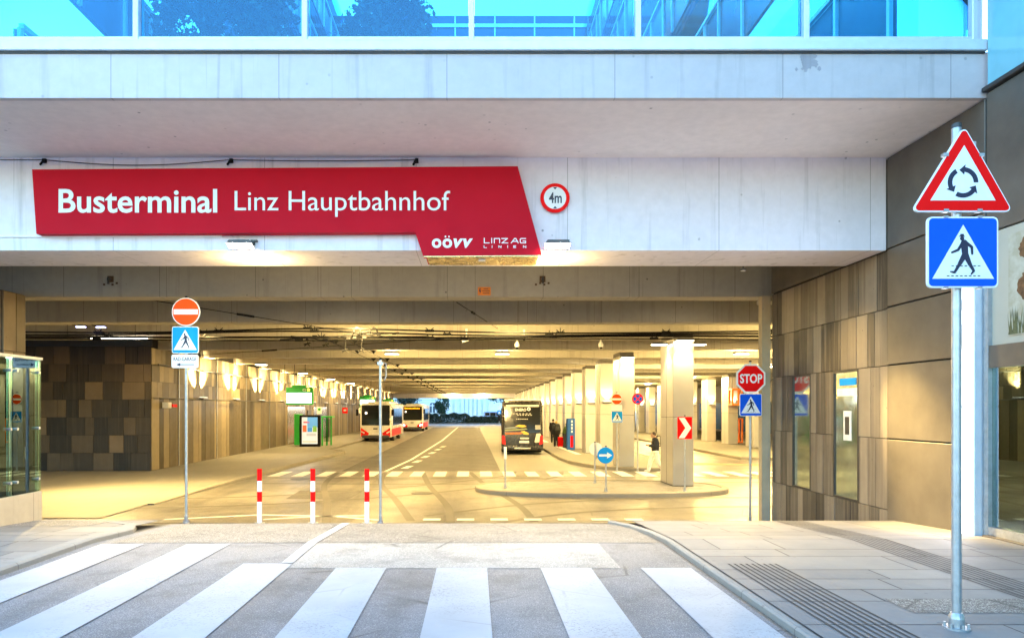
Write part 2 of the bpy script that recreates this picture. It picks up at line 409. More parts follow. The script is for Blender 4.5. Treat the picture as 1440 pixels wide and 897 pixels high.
# right-hand and left-hand pavements of the street: individual slabs over a bed
def slabs(x0, x1, y0, y1, dz, sw, sl, skip=None, seed=1):
    rnd = random.Random(seed); mb = MB(); g = .006; y = y0; row = 0
    while y < y1-.05:
        yb = min(y+sl*rnd.choice((.6,.8,1,1)), y1); x = x0; first = True
        while x < x1-.02:
            xb = min(x+sw*rnd.choice((.75,1,1.25,1.5))*(.5 if first and row%2 else 1), x1); first = False
            mb.tone = min(1,max(0.01,rnd.gauss(.55,.16)))
            if mb.tone == .5: mb.tone = .501
            ys = [y+g] + [p[0] for p in PROF if y+g < p[0] < yb-g] + [yb-g]
            for a, b in zip(ys, ys[1:]):
                mb.quad((x+g,a,prof(a)+dz),(xb-g,a,prof(a)+dz),(xb-g,b,prof(b)+dz),(x+g,b,prof(b)+dz))
            x = xb
        y = yb; row += 1
    return mb
pv = struct('right_pavement', ribbon(2.332,9,-8,15.9,.040), M['slabjoint'])
struct('paving_slabs', slabs(2.336,9,-2,15.9,.046,.95,.62,seed=3), M['slab'], pv)
mb = MB()
for k in range(9): ribbon(2.5+k*.058,2.522+k*.058,2.5,7.05,.050,mb)
for k in range(8): ribbon(4.42+k*.058,4.436+k*.058,2.5,10.6,.050,mb)
struct('tactile_strip', mb, M['tactile'], pv)
mb = MB(); ribbon(3.3,7.4,5.35,5.75,.049,mb); struct('paving_patch', mb, M['ramp'], pv)
pl = struct('left_pavement', ribbon(-11,-4.66,-8,10.6,.052), M['slabjoint'])
struct('paving_slabs', slabs(-11,-4.66,-2,10.55,.058,.9,.6,seed=8), M['slab'], pl)
mb = MB(); ribbon(-9.5,-5.3,9.75,10.5,.062,mb); struct('paving_patch', mb, M['ramp'], pl)
def kerb(name, pts, w, h, ground=None, side=1, mat='kerb'):
    """kerb of width w and height h along pts; the road lies on the right of the path when side=1"""
    mb = MB(); n = len(pts)
    nrm = []
    for i in range(n):
        a = Vector(pts[max(0,i-1)]); b = Vector(pts[min(n-1,i+1)]); d = (b-a).normalized(); nrm.append(Vector((-d.y,d.x))*side)
    vs = []
    for p, q in zip(pts, nrm):
        g = prof(p[1]) if ground is None else (ground(p) if callable(ground) else ground)
        o = Vector(p)+q*w; i = Vector(p)
        ch = min(.02,h*.3); j = i+q*ch
        vs += [(i.x,i.y,g-.05),(i.x,i.y,g+h-ch),(j.x,j.y,g+h),(o.x,o.y,g+h),(o.x,o.y,g-.05)]
    fs = []
    for k in range(n-1):
        for e in range(4):
            a = k*5+e; f = (a,a+5,a+6,a+1); fs.append(f if side==1 else f[::-1])
    fs += [(0,1,2,3,4),tuple((n-1)*5+e for e in (4,3,2,1,0))]
    mb.add(vs, fs); return struct(name, mb, M['kerb' if ground is None else 'kerb2'])
kerb('kerb', [(2.25,-8),(2.25,8.4),(2.25,9.2),(2.17,10.0),(1.98,10.6)], .065, .048, side=-1)
kerb('kerb', [(-4.5,-8),(-4.5,8.4),(-4.52,9.4),(-4.75,10.0),(-5.3,10.45),(-6.4,10.6)], .16, .068, side=1)
# terminal platforms
def platform(name, pts, h, mat):
    mb = MB(); n = len(pts)
    mb.add([(p[0],p[1],FL+h) for p in pts]+[(p[0],p[1],FL-.02) for p in pts], [tuple(range(n))]+[(i,n+i,n+(i+1)%n,(i+1)%n) for i in range(n)])
    return struct(name, mb, mat)
lp = [(-8.75,16.6),(-8.75,19),(-8.68,22),(-8.55,25),(-8.3,29),(-7.9,36),(-7.6,40.6),(-7.75,41.5),(-8.3,42.2),(-9.1,43.6),(-9.05,58),(-9.05,111.5)]
lf = lambda y: max(0,min(1,(y-19)/10))
mb = MB()
for (a,b),(c,d) in zip(lp,lp[1:]): mb.quad((-23.9,b,FL+.02+.11*lf(b)),(a,b,FL+.02+.11*lf(b)),(c,d,FL+.02+.11*lf(d)),(-23.9,d,FL+.02+.11*lf(d)))
struct('left_platform', mb, M['plat'])
kerb('platform_kerb', [(p[0]+.18,p[1]) for p in lp[1:]], .176, .145, lambda p: FL-.11+.11*lf(p[1]), 1)
rp = [(4.4,111.5),(4.4,44),(4.42,36),(4.55,33.6),(5.0,31.8),(5.6,30.2),(6.6,29.5),(8.0,29.4),(8.7,30.0),(8.9,32),(8.9,111.5)]
platform('right_platform', rp, .13, M['plat'])
kerb('platform_kerb', [(4.22,111.5),(4.22,44),(4.24,36),(4.38,33.5),(4.85,31.65),(5.5,30.05),(6.55,29.32),(8.05,29.22),(8.86,29.9),(9.08,32),(9.08,111.5)], .176, .145, FL, 1)
platform('far_platform', [(13.6,36),(26,33),(26,111.5),(13.6,111.5)], .13, M['plat'])
kerb('platform_kerb', [(26,32.8),(13.42,35.85),(13.42,111.5)], .176, .145, FL, -1)
# traffic island
def ell(cx, cy, a, b, n, t0=0): return [(cx+a*math.copysign(abs(math.cos(t))**.8,math.cos(t)), cy+b*math.copysign(abs(math.sin(t))**.8,math.sin(t))) for t in [t0+2*math.pi*k/n for k in range(n)]]
isl = ell(3.95,22.5,3.75,1.8,40)
platform('traffic_island', isl, .12, asphalt('island asphalt',(.17,.16,.145),.2,.25,.3))
kerb('island_kerb', [(p[0],p[1]) for p in ell(3.95,22.5,3.95,2.0,40)]+[ell(3.95,22.5,3.95,2.0,40)[0]], .205, .135, FL, 1)
# far street beyond the terminal
mb = MB(); mb.poly([(-120,112),(120,112),(120,150),(-120,150)], FL+.004); struct('far_street', mb, asphalt('far street asphalt',(.22,.22,.225),.3,.2,.3))
mb = MB()
for k in range(26): mb.poly([(-14+k*1.1,113),(-13.45+k*1.1,113),(-13.45+k*1.1,115.5),(-14+k*1.1,115.5)], FL+.010)
struct('far_zebra', mb, M['paint'])
mb = MB(); mb.box(-60,60,119.5,150,FL,FL+.14); struct('far_pavement', mb, M['plat'])

# ================================================================= TERMINAL BUILDING
T = thing('bus_terminal', 'concrete bus terminal deck with deep beams, pale fascia and glazed upper edge', 'terminal', (0,10.8,0))
mb = MB(); mb.box(-32,6.32,8.72,8.80,5.39,5.95); obj('parapet_beam', mb, M['parapet'], T)
mb = MB(); mb.rbox(-32,6.26,8.66,9.4,5.952,6.075,.012); mb.box(-32,6.27,8.70,9.3,6.08,6.10)
g = obj('gutter', mb, M['alu'], T)
rs = random.Random(4); mb = MB()
for cx, cz, r in ((1137,84,.10),(1133,92,.07),(1142,76,.07),(1146,90,.045),(1128,80,.03),(1120,98,.02),(1152,97,.025)):
    o_ = [(X(cx,8.72)+r*(.6+rs.random()*.7)*math.cos(R(15*k))*.8, Z(cz,8.72)+r*(.7+rs.random()*.6)*math.sin(R(15*k))) for k in range(24)]
    mb.flat(o_, 8.7175-.0001*len(mb.f)/26, 8.7215)
obj('stain', mb, concrete('damp stain',(.38,.35,.37),(),.8,.6,.4), T)
mb = MB(); mb.box(-32,6.24,8.70,8.8,5.93,5.951); obj('drip_strip', mb, M['darkmetal'], T)
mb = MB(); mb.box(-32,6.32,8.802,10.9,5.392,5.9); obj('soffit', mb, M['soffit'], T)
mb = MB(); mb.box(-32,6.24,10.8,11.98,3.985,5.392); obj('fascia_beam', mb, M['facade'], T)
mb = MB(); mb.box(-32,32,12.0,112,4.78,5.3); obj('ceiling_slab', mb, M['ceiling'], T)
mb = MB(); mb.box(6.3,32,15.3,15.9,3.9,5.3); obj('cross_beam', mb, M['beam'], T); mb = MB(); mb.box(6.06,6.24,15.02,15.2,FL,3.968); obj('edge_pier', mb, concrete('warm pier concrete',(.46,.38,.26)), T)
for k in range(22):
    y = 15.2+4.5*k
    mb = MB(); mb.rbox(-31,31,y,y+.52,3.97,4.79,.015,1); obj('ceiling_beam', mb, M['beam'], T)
# glazing above the gutter
xs = [-28+0]+[X(px,8.72) for px in (-284,-47,190,428,663,898,1135,1372)]
mul = MB()
for a, b in zip(xs[1:], xs[2:]):
    mb = MB(); mb.box(a+.04,b-.04,8.80,8.82,6.16,8.3); obj('glass_panel', mb, M['glassup'], T)
for a in xs[1:]:
    mb = MB(); mb.rbox(a-.035,a+.035,8.72,8.9,6.10,8.36,.008,1); obj('mullion', mb, M['alu'], T)
mb = MB(); mb.rbox(6.125,6.24,8.74,8.92,6.102,8.36,.008,1); obj('mullion', mb, M['alu'], T)
mb = MB(); mb.rbox(xs[1]+.036,6.12,8.74,8.88,6.102,6.158,.008,1); obj('bottom_rail', mb, M['alu'], T)
mb = MB(); mb.rbox(xs[1],6.23,8.70,8.92,8.362,8.46,.01,1); obj('top_rail', mb, M['alu'], T)
mb = MB(); mb.box(-32,6.2,9.6,112,5.902,5.96); obj('roof_surface', mb, M['plat'], T)
# rear end wall strip over the exit
mb = MB(); mb.box(-32,32,112.0,112.5,3.3,5.3); obj('rear_fascia', mb, M['facade'], T)

# ================================================================= WINGS reflected in the glass, built behind it as solid stand-ins
M['spandrel'] = paint('pale wing panels', (.70,.74,.78), .4, 0, .05, .5)
M['wingglass'] = paint('blue wing glazing', (.012,.05,.11), .2, 0, .3, .6, 0, .2)
M['gallery'] = glass('pale gallery glass', (.80,.93,.97), .02, 0, 1.04)
def wing(name, label, xf, side, y0, y1, z0, n, pitch, wh, depth, zw=5.97):
    t = thing(name, label, 'building', (xf,y0,z0))
    mb = MB(); mb.box(xf, xf+side*.06, y0, y1, zw, z0+n*pitch+.8); obj('glass_wall', mb, M['gallery'], t)
    for k in range(n):
        zb = z0+.15+k*pitch
        mb = MB(); mb.box(xf-side*.03, xf+side*.05, y0+.5, y1-.5, zb, zb+wh); w = obj('window_band', mb, M['wingglass'], t)
        mf = MB(); y = y0+.5; i = 0
        while y < y1-.4:
            mf.box(xf-side*.09, xf-side*.032, y-.04, y+.04, zb, zb+wh); y += (1.6,1.6,1.1)[i%3]; i += 1
        mf.box(xf-side*.11, xf-side*.032, y0+.5, y1-.5, zb+wh+.002, zb+wh+.08)
        obj('frame', mf, M['alu'], w)
    return t
wing('reflected_right_wing', 'pale glazed wing with rising window bands at right behind the canopy glass', 6.3, 1, 10.2, 46, 6.79, 5, 3.28, 1.76, 10)
wing('reflected_left_wing', 'pale glazed wing with window bands at left behind the canopy glass', -6.9, -1, 10.2, 46, 5.83, 6, 2.58, 1.32, 10)
t = thing('reflected_rear_wing', 'dark blue glazed cross building behind the roof trees', 'building', (0,52,6))
mb = MB(); mb.box(-16.9,16.3,52,60,6,30.3); obj('wall', mb, M['wingglass'], t)
mf = MB()
for k in range(12): mf.box(-16+k*2.9,-15.9+k*2.9,51.9,51.998,6,30.3)
for k in range(7): mf.box(-16.9,16.3,51.85,51.896,9+k*3.4,9.25+k*3.4)
obj('frame', mf, M['spandrel'], t)

# ================================================================= STONE WALLS
def tilewall(p0, u, n, length, rows, wmin, wmax, seed, gap=.008, thick=.03, tones=(.05,1), skip=()):
    """slabs on a wall starting at p0, running along u, facing n; rows = list of z levels; skip = (u0,u1,z0,z1) openings"""
    rnd = random.Random(seed); mb = MB(); u = Vector(u); n = Vector(n); p0 = Vector(p0)
    for z0, z1 in zip(rows, rows[1:]):
        s = 0
        while s < length-.01:
            w = min(rnd.uniform(wmin,wmax), length-s)
            if length-s-w < wmin*.6: w = length-s
            for a0,a1,b0,b1 in skip:
                if b0-.01 < (z0+z1)/2 < b1+.01:
                    if s >= a0-.001 and s < a1-.001: w = a1-s
                    elif s < a0 and s+w > a0: w = a0-s
            mid = s+w/2
            if not any(a0 < mid < a1 and b0-.01 < (z0+z1)/2 < b1+.01 for a0,a1,b0,b1 in skip):
                mb.tone = rnd.uniform(*tones) if tones[0] >= 0 else (rnd.uniform(0.01,.2) if rnd.random() < .42 else rnd.uniform(.3,.6) if rnd.random() < .6 else rnd.uniform(.7,1)); pr = thick+rnd.uniform(0,.006)
                a = p0+u*(s+gap/2); b = p0+u*(s+w-gap/2); za, zb = z0+gap/2, z1-gap/2
                q = [Vector((a.x,a.y,za)),Vector((b.x,b.y,za)),Vector((b.x,b.y,zb)),Vector((a.x,a.y,zb))]
                vs = q+[v+n*pr for v in q]
                fs = [(4,5,6,7),(0,1,5,4),(1,2,6,5),(2,3,7,6),(3,0,4,7)]
                if u.cross(Vector((0,0,1))).dot(n) < 0: fs = [f[::-1] for f in fs]
                mb.add(vs, fs)
            s += w
    return mb
W = thing('stone_wall', 'long brown stone clad wall along the left platform with dark end face', 'wall', (-12.8,28.1,FL))
mb = MB(); mb.box(-24,-12.8,28.1,111,FL,4.78); obj('core', mb, M['stonejoint'], W)
rows = [FL+.13+k*.70 for k in range(8)]
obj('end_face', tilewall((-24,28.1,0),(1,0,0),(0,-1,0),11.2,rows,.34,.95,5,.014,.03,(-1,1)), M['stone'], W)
mb = MB(); mb.box(-24,-12.75,28.04,28.098,rows[-1]+.01,4.78); obj('shade_strip', mb, M['darkmetal'], W)  # dark strip paints the shade of the ceiling recess above the end face
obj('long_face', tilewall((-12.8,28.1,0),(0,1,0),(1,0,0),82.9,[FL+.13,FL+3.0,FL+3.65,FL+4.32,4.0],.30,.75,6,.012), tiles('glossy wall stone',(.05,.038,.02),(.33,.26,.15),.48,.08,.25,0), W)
mb = MB()
for k in range(18): mb.box(-12.764,-12.735,30.6+k*4.5,30.66+k*4.5,FL+.13,4.0)
obj('steel_strip', mb, M['steel'], W)
mb = MB(); mb.tube((-12.55,28.3,2.02),(-12.55,111,2.02),.022); mb.tube((-12.6,28.3,3.35),(-12.6,111,3.35),.03)
obj('lamp_rail', mb, M['fixture'], W)
# left rear closing wall and near stone pier
t = thing('side_wall', 'dark closing wall at the far left of the entrance', 'wall', (-24,16,FL)); mb = MB(); mb.box(-24.6,-24,12,28.1,FL,4.78); obj('wall', mb, M['stonejoint'], t)
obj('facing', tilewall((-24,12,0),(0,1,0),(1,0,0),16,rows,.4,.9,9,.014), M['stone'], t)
t = thing('stone_pier', 'brown stone clad pier rising behind the glass enclosure at left', 'pillar', (-11,14,FL))
mb = MB(); mb.box(-13.5,-9.45,14.2,14.9,FL,3.96); obj('core', mb, M['stonejoint'], t)
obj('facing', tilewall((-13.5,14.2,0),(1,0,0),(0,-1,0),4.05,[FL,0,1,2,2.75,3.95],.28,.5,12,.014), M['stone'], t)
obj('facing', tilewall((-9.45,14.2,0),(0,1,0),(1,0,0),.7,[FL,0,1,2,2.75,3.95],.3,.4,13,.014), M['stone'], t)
t = thing('far_side_wall', 'dark wall with window strips behind the far right platform', 'wall', (26,60,FL))
mb = MB(); mb.box(26,26.4,15.9,111,FL,4.78); obj('wall', mb, paint('brown wall panels',(.10,.085,.07),.5), t)
for k in range(14):
    mb = MB(); mb.box(25.96,25.998,30+k*5.4,33.6+k*5.4,FL+.4,FL+3.2); obj('window', mb, M['wingglass'], t)

# ================================================================= GLASS ENCLOSURE AT LEFT
EX = -6.47
t = thing('glass_enclosure', 'greenish glass enclosure on a concrete plinth at the left edge', 'glass enclosure', (-7.8,9.5,0))
mb = MB(); mb.rbox(-9.6,EX+.01,7.6,10.62,-.4,.36,.01,1); obj('plinth', mb, concrete('plinth concrete',(.42,.36,.27),((1,1.15,.014,.25),),.6), t)
for a, b in ((7.62,9.94),(9.96,10.6)):
    mb = MB(); mb.box(EX-.02,EX,a,b,.37,2.30); obj('glass_pane', mb, M['glassbox'], t)
mb = MB(); mb.box(-9.6,EX-.02,10.58,10.6,.37,2.30); obj('glass_pane', mb, M['glassbox'], t)
for y in (9.88,10.02,10.52):
    for z in (.55,1.3,2.12): mb = MB(); mb.tube((EX-.05,y,z),(EX+.03,y,z),.022); obj('fitting', mb, M['steel'], t)
mb = MB(); mb.box(EX-.06,EX+.015,7.62,10.62,2.305,2.345); mb.box(-9.6,EX-.062,10.56,10.62,2.305,2.345); mb.box(EX-.09,EX-.062,7.7,10.5,2.16,2.2); obj('top_rail', mb, M['steel'], t)
mb = MB(); mb.box(-8.9,-7.3,7.7,10.3,.362,1.9); obj('inner_box', mb, concrete('enclosure inner wall',(.50,.48,.38)), t)

# ================================================================= RIGHT BUILDING
XW = 6.25
S = thing('station_building', 'building at right with bronze metal panels, grey stone planks and shop window', 'building', (XW,10.8,0))
mb = MB(); mb.box(XW+.05,14,8.72,15.0,-1.2,5.38); mb.box(XW+.05,14,-6,8.7,3.05,5.44); mb.box(9,14,-6,8.7,-.2,3.05)
obj('core', mb, M['stonejoint'], S)
w1 = (13.28-10.8, 14.06-10.8, .05, 2.24); w2 = (11.62-10.8, 12.45-10.8, .05, 2.24)
obj('stone_cladding', tilewall((XW+.05,10.8,0),(0,1,0),(-1,0,0),4.2,[-1.15,.05,1.13,2.24,3.1,3.98],.2,.36,21,.012,.03,(.05,1),(w1,w2)), M['stone2'], S)
M['poster'] = paint('white notice', (.75,.77,.78), .4)
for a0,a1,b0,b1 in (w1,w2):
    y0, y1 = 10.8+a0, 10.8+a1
    mb = MB(); mb.box(XW+.035,XW+.045,y0+.04,y1-.04,b0+.04,b1-.04); w = obj('window', mb, paint('reflective window',(.42,.50,.44),.035,.9,.08,2,0,1.0), S)
    mf = MB(); mf.box(XW+.015,XW+.06,y0,y0+.04,b0,b1); mf.box(XW+.015,XW+.06,y1-.04,y1,b0,b1); mf.box(XW+.015,XW+.06,y0+.042,y1-.042,b0,b0+.04); mf.box(XW+.015,XW+.06,y0+.042,y1-.042,b1-.04,b1)
    obj('frame', mf, M['darkmetal'], w)
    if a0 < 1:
        mf = MB(); mf.box(XW+.028,XW+.034,y0+.25,y0+.5,1.05,1.55); obj('notice', mf, M['poster'], w)
        mf = MB(); mf.box(XW+.022,XW+.027,y0+.31,y0+.44,1.15,1.45); obj('notice_picture', mf, M['darkmetal'], w)
        mf = MB(); mf.box(XW+.028,XW+.034,y0+.10,y1-.2,1.98,2.10); obj('sticker_or_reflection', mf, M['signcyan'], w); mf = MB(); mf.box(XW+.028,XW+.034,y0+.06,y1-.12,1.80,1.93); obj('white_reflection', mf, M['poster'], w)  # blue and white bands paint a sign and screen reflected in the pane
# bronze metal panels with open joints
def cladrow(levels, y0, y1, ys):
    mb = MB()
    for za, zb in zip(levels, levels[1:]):
        for a, b in zip(ys, ys[1:]):
            mb.rbox(XW, XW+.049, a+.008, b-.008, za+.010, zb-.010, .006, 1)
    return mb
obj('metal_panel', cladrow([-.3,1.13,2.24,3.12,4.0,5.385],9.1,10.8,[8.71,10.79]), M['clad'], S)
obj('metal_panel', cladrow([4.0,5.38],10.8,15,[10.8,12.9,15]), M['clad'], S)
obj('metal_panel', cladrow([3.72,5.44],-6,9.1,[-6,-2.2,1.6,5.2,8.70]), M['clad'], S)
# upper cyan glazing
for a, b in ((-6,-2.2),(-2.2,1.6),(1.6,5.2),(5.2,8.66)):
    mb = MB(); mb.box(XW-.02,XW,a+.02,b-.02,5.5,9.5); obj('upper_glazing', mb, paint('pale cyan glazing',(.20,.52,.62),.12,0,.15,.7,0,.8), S)
mb = MB(); mb.rbox(XW-.06,XW+.04,-6,8.70,5.44,5.498,.01,1); obj('sill_rail', mb, M['darkmetal'], S)
mb = MB(); mb.box(XW+.02,14,-6,8.68,5.5,16); obj('upper_wall', mb, M['spandrel'], S)
# shop front
mb = MB(); mb.box(XW+.02,XW+.045,-6,8.64,2.35,3.715); obj('billboard_panel', mb, paint('pale billboard panel',(.46,.44,.36),.5,0,.06,1), S)
mb = MB(); mb.box(XW-.02,XW+.05,-6,8.66,2.08,2.345); obj('transom', mb, M['clad'], S)
mb = MB(); mb.box(XW+.02,XW+.035,-6,8.62,.16,2.075); obj('shop_window', mb, M['glassshop'], S)
mf = MB(); mf.box(XW-.03,XW+.06,8.622,8.70,.0,3.715); mf.box(XW-.03,XW+.06,5.0,5.08,.16,2.075); mf.box(XW-.03,XW+.06,-6,8.62,.06,.158); obj('shop_frame', mf, M['steel'], S)
mf = MB(); mf.box(XW-.1,XW+.3,-6,8.62,-.02,.058); obj('threshold', mf, M['clad'], S)
mb = MB(); mb.box(XW+.3,9,-6,8.65,.0,.06); obj('shop_floor', mb, concrete('shop floor',(.4,.42,.32)), S)
mb = MB(); mb.box(8.9,8.98,-6,8.65,.06,3.0); mb.box(XW+.1,8.9,8.6,8.65,.06,3.0); obj('shop_back_wall', mb, paint('shop wall',(.20,.22,.21),.6,0,.3,1), S)
# ================================================================= FLAT GRAPHICS
def circ(cx, cz, r, n=36, t0=0): return [(cx+r*math.cos(t0+2*math.pi*k/n), cz+r*math.sin(t0+2*math.pi*k/n)) for k in range(n)]
def rrect(cx, cz, w, h, r, n=5):
    pts = []
    for sx, sz, t in ((1,1,0),(-1,1,90),(-1,-1,180),(1,-1,270)):
        for k in range(n+1):
            a = R(t+90*k/n); pts.append((cx+sx*(w/2-r)+r*math.cos(a), cz+sz*(h/2-r)+r*math.sin(a)))
    return pts
def rpoly(pts, r, n=5):
    """polygon with rounded corners"""
    out = []; m = len(pts)
    for i in range(m):
        p = Vector(pts[i]); a = (Vector(pts[i-1])-p).normalized(); b = (Vector(pts[(i+1)%m])-p).normalized()
        ang = a.angle(b)/2; d = r/math.tan(ang); c = p+(a+b).normalized()*(r/math.sin(ang))
        s = p+a*d-c; e = p+b*d-c
        t0 = math.atan2(s.y,s.x); t1 = math.atan2(e.y,e.x); dt = (t1-t0+math.pi)%(2*math.pi)-math.pi
        for k in range(n+1):
            t = t0+dt*k/n; out.append((c.x+r*math.cos(t), c.y+r*math.sin(t)))
    return out
def capsule2(a, b, r0, r1, n=6):
    a = Vector(a); b = Vector(b); d = (b-a).normalized(); t = math.atan2(d.y,d.x); pts = []
    for k in range(n+1):
        q = t+math.pi/2+math.pi*k/n; pts.append((a.x+r0*math.cos(q), a.y+r0*math.sin(q)))
    for k in range(n+1):
        q = t-math.pi/2+math.pi*k/n; pts.append((b.x+r1*math.cos(q), b.y+r1*math.sin(q)))
    return pts
def text(mb, s, x0, x1, z0, z1, y, depth=.004, bold=0, shear=0, fit=True, base=None):
    """the letters of s as flat solid shapes filling the box x0..x1, z0..z1, facing the street at depth y"""
    cu = bpy.data.curves.new('t','FONT'); cu.body = s; cu.size = 1; cu.offset = bold; cu.shear = shear; cu.extrude = 0
    cu.resolution_u = 4; cu.fill_mode = 'FRONT'
    o = bpy.data.objects.new('t', cu); COL.objects.link(o)
    bpy.context.view_layer.update()
    me = bpy.data.meshes.new_from_object(o.evaluated_get(bpy.context.evaluated_depsgraph_get()))
    bpy.data.objects.remove(o); bpy.data.curves.remove(cu)
    if not me.vertices: return
    xs = [v.co.x for v in me.vertices]; ys = [v.co.y for v in me.vertices]
    ax, bx, ay, by = min(xs), max(xs), min(ys), max(ys)
    kx = (x1-x0)/(bx-ax); kz = (z1-z0)/(by-ay)
    if base is not None: kz = (z1-base)/by; z0 = base+ay*kz
    vs = [(x0+(v.co.x-ax)*kx, y, z0+(v.co.y-ay)*kz) for v in me.vertices]
    fs = []
    for p in me.polygons:
        f = list(p.vertices); fs.append(f)
    mb.add(vs, fs); bpy.data.meshes.remove(me)
WALK = dict(head=(-.022,.205), hat=((-.06,.237),(.016,.237)), torso=((.0,.15),(.022,-.02)))
def walker(mb, cx, cz, u, y):
    """the walking figure of a crossing sign; u = width of the square sign"""
    P = lambda x, z: (cx+x*u, cz+z*u)
    parts = [circ(*P(-.018,.19), .030*u, 14), [P(-.062,.215),P(.020,.215),P(.020,.226),P(.008,.228),P(.006,.255),P(-.042,.255),P(-.046,.228),P(-.062,.226)],
      capsule2(P(.012,.125),P(.025,-.03),.050*u,.044*u), capsule2(P(-.010,.13),P(-.075,.03),.022*u,.018*u), capsule2(P(-.075,.03),P(-.160,-.005),.018*u,.014*u),
      capsule2(P(.045,.125),P(.118,.07),.024*u,.018*u), capsule2(P(.118,.07),P(.124,-.025),.018*u,.014*u),
      capsule2(P(.020,-.035),P(-.055,-.17),.040*u,.026*u), capsule2(P(-.055,-.17),P(-.125,-.285),.024*u,.016*u), capsule2(P(-.125,-.285),P(-.180,-.275),.016*u,.009*u),
      capsule2(P(.030,-.035),P(.090,-.17),.040*u,.026*u), capsule2(P(.090,-.17),P(.145,-.265),.024*u,.016*u), capsule2(P(.145,-.265),P(.110,-.310),.016*u,.009*u)]
    for i, p in enumerate(parts): mb.flat(p, y-.0012-.0002*i, y)
def crossing_sign(parent, cx, cz, u, y, blue='signblue', dashes=True, label=None, clips=True):
    mb = MB(); mb.flat(rrect(cx,cz,u,u,.07*u), y, y+.018); p = obj('crossing_sign', mb, M['signwhite'], parent)
    mb = MB(); mb.flat(rrect(cx,cz,u*.955,u*.955,.055*u), y-.0025, y-.0005); obj('blue_field', mb, M[blue], p)
    mb = MB(); mb.flat([(cx-.435*u,cz-.375*u),(cx+.435*u,cz-.375*u),(cx,cz+.385*u)], y-.005, y-.003); obj('white_triangle', mb, M['signwhite'], p)
    mb = MB(); walker(mb, cx, cz, u, y-.0055)
    if dashes:
        for k in range(8):
            mb.flat(rrect(cx-.215*u+k*.062*u,cz-.335*u,.036*u,.013*u,.003*u,2), y-.0068, y-.0058)
        for k in range(7):
            x = cx-.155*u+k*.062*u
            mb.flat(rrect(x,cz-.195*u,.036*u,.011*u,.003*u,2), y-.0100, y-.0092)
    obj('pictogram', mb, M['signdark'], p)
    if clips:
        mb = MB()
        for sx in (-.24,.24):
            for sz in (-.497,.497): mb = MB(); mb.box(cx+sx*u-.03*u,cx+sx*u+.03*u,y-.006,y+.03,cz+sz*u-.015*u,cz+sz*u+.015*u); obj('clip', mb, M['steel'], p)
    return p
def no_entry(parent, cx, cz, r, y, red='signorange'):
    mb = MB(); mb.flat(circ(cx,cz,r), y, y+.018); p = obj('no_entry_sign', mb, M['signwhite'], parent)
    mb = MB(); mb.flat(circ(cx,cz,r*.94), y-.0025, y-.0005); obj('red_field', mb, M[red], p)
    mb = MB(); mb.flat(rrect(cx,cz,r*1.72,r*.36,.01*r), y-.005, y-.003); obj('white_bar', mb, M['signwhite'], p); return p
def pole(parent, x, y, z0, z1, r=.032, mat='steel', flange=True):
    mb = MB(); mb.tube((x,y,z0),(x,y,z1),r,n=14); obj('pole', mb, M[mat], parent, True)
    mb = MB(); mb.lathe((x,y,z1),[(r*1.05,0.001),(r*1.05,.02),(r*.6,.03)],12); obj('cap', mb, M['black'], parent)
    if flange:
        mb = MB(); mb.lathe((x,y,z0),[(r*2.3,0),(r*2.3,.025),(r*1.35,.035),(r*1.30,.14),(r*1.05,.15)],14)
        for k in range(4):
            a = R(45+90*k); mb.tube((x+r*1.9*math.cos(a),y+r*1.9*math.sin(a),z0+.025),(x+r*1.9*math.cos(a),y+r*1.9*math.sin(a),z0+.055),.01,n=6)
        obj('base_flange', mb, M['steel'], parent)

# ----- near sign post: roundabout warning over crossing sign
d = 4.98; px = X(1345,d); gz = prof(d)+.046
t = thing('sign_post', 'tall steel post at right with red triangular roundabout sign above blue crossing sign', 'sign post', (px,d,gz), 'traffic sign posts')
mb = MB(); mb.tube((px,d,gz),(px,d,Z(181,d)),.031,n=18); obj('pole', mb, M['steel'], t, True)
mb = MB(); mb.lathe((px,d,Z(181,d)),[(.033,.001),(.033,.03),(.02,.036)],14); obj('cap', mb, M['darkmetal'], t)
mb = MB(); mb.lathe((px,d,gz),[(.085,0),(.085,.012),(.055,.014)],18); mb.lathe((px,d,gz+.013),[(.05,0),(.05,.06),(.045,.08),(.036,.10)],18)
for k in range(6):
    a = R(30+60*k); mb.tube((px+.07*math.cos(a),d+.07*math.sin(a),gz+.012),(px+.07*math.cos(a),d+.07*math.sin(a),gz+.04),.010,n=6); mb.box(px+.04*math.cos(a)-.006,px+.04*math.cos(a)+.006,d+.04*math.sin(a)-.006,d+.04*math.sin(a)+.006,gz+.02,gz+.09)
obj('base_flange', mb, M['steel'], t)
z2 = lambda zx, zy: (X(1240+zx/3.45,ys_), Z(160+zy/3.45,ys_))
ys_ = d-.06
mb = MB(); tri = [z2(144,476),z2(637,476),z2(400,58)]; mb.flat(rpoly(tri,.028), ys_, ys_+.018); p = obj('warning_sign', mb, M['signwhite'], t)
mb = MB(); mb.flat(rpoly([z2(153,470),z2(628,470),z2(400,69)],.022), ys_-.0025, ys_-.0005); obj('red_border', mb, M['signred'], p)
mb = MB(); mb.flat([z2(234,422),z2(550,422),z2(398,155)], ys_-.005, ys_-.003); obj('white_field', mb, M['signwhite'], p)
mb = MB(); cx, cz = z2(391,335); r = 63/3.45*ys_/F; w = 11/3.45*ys_/F
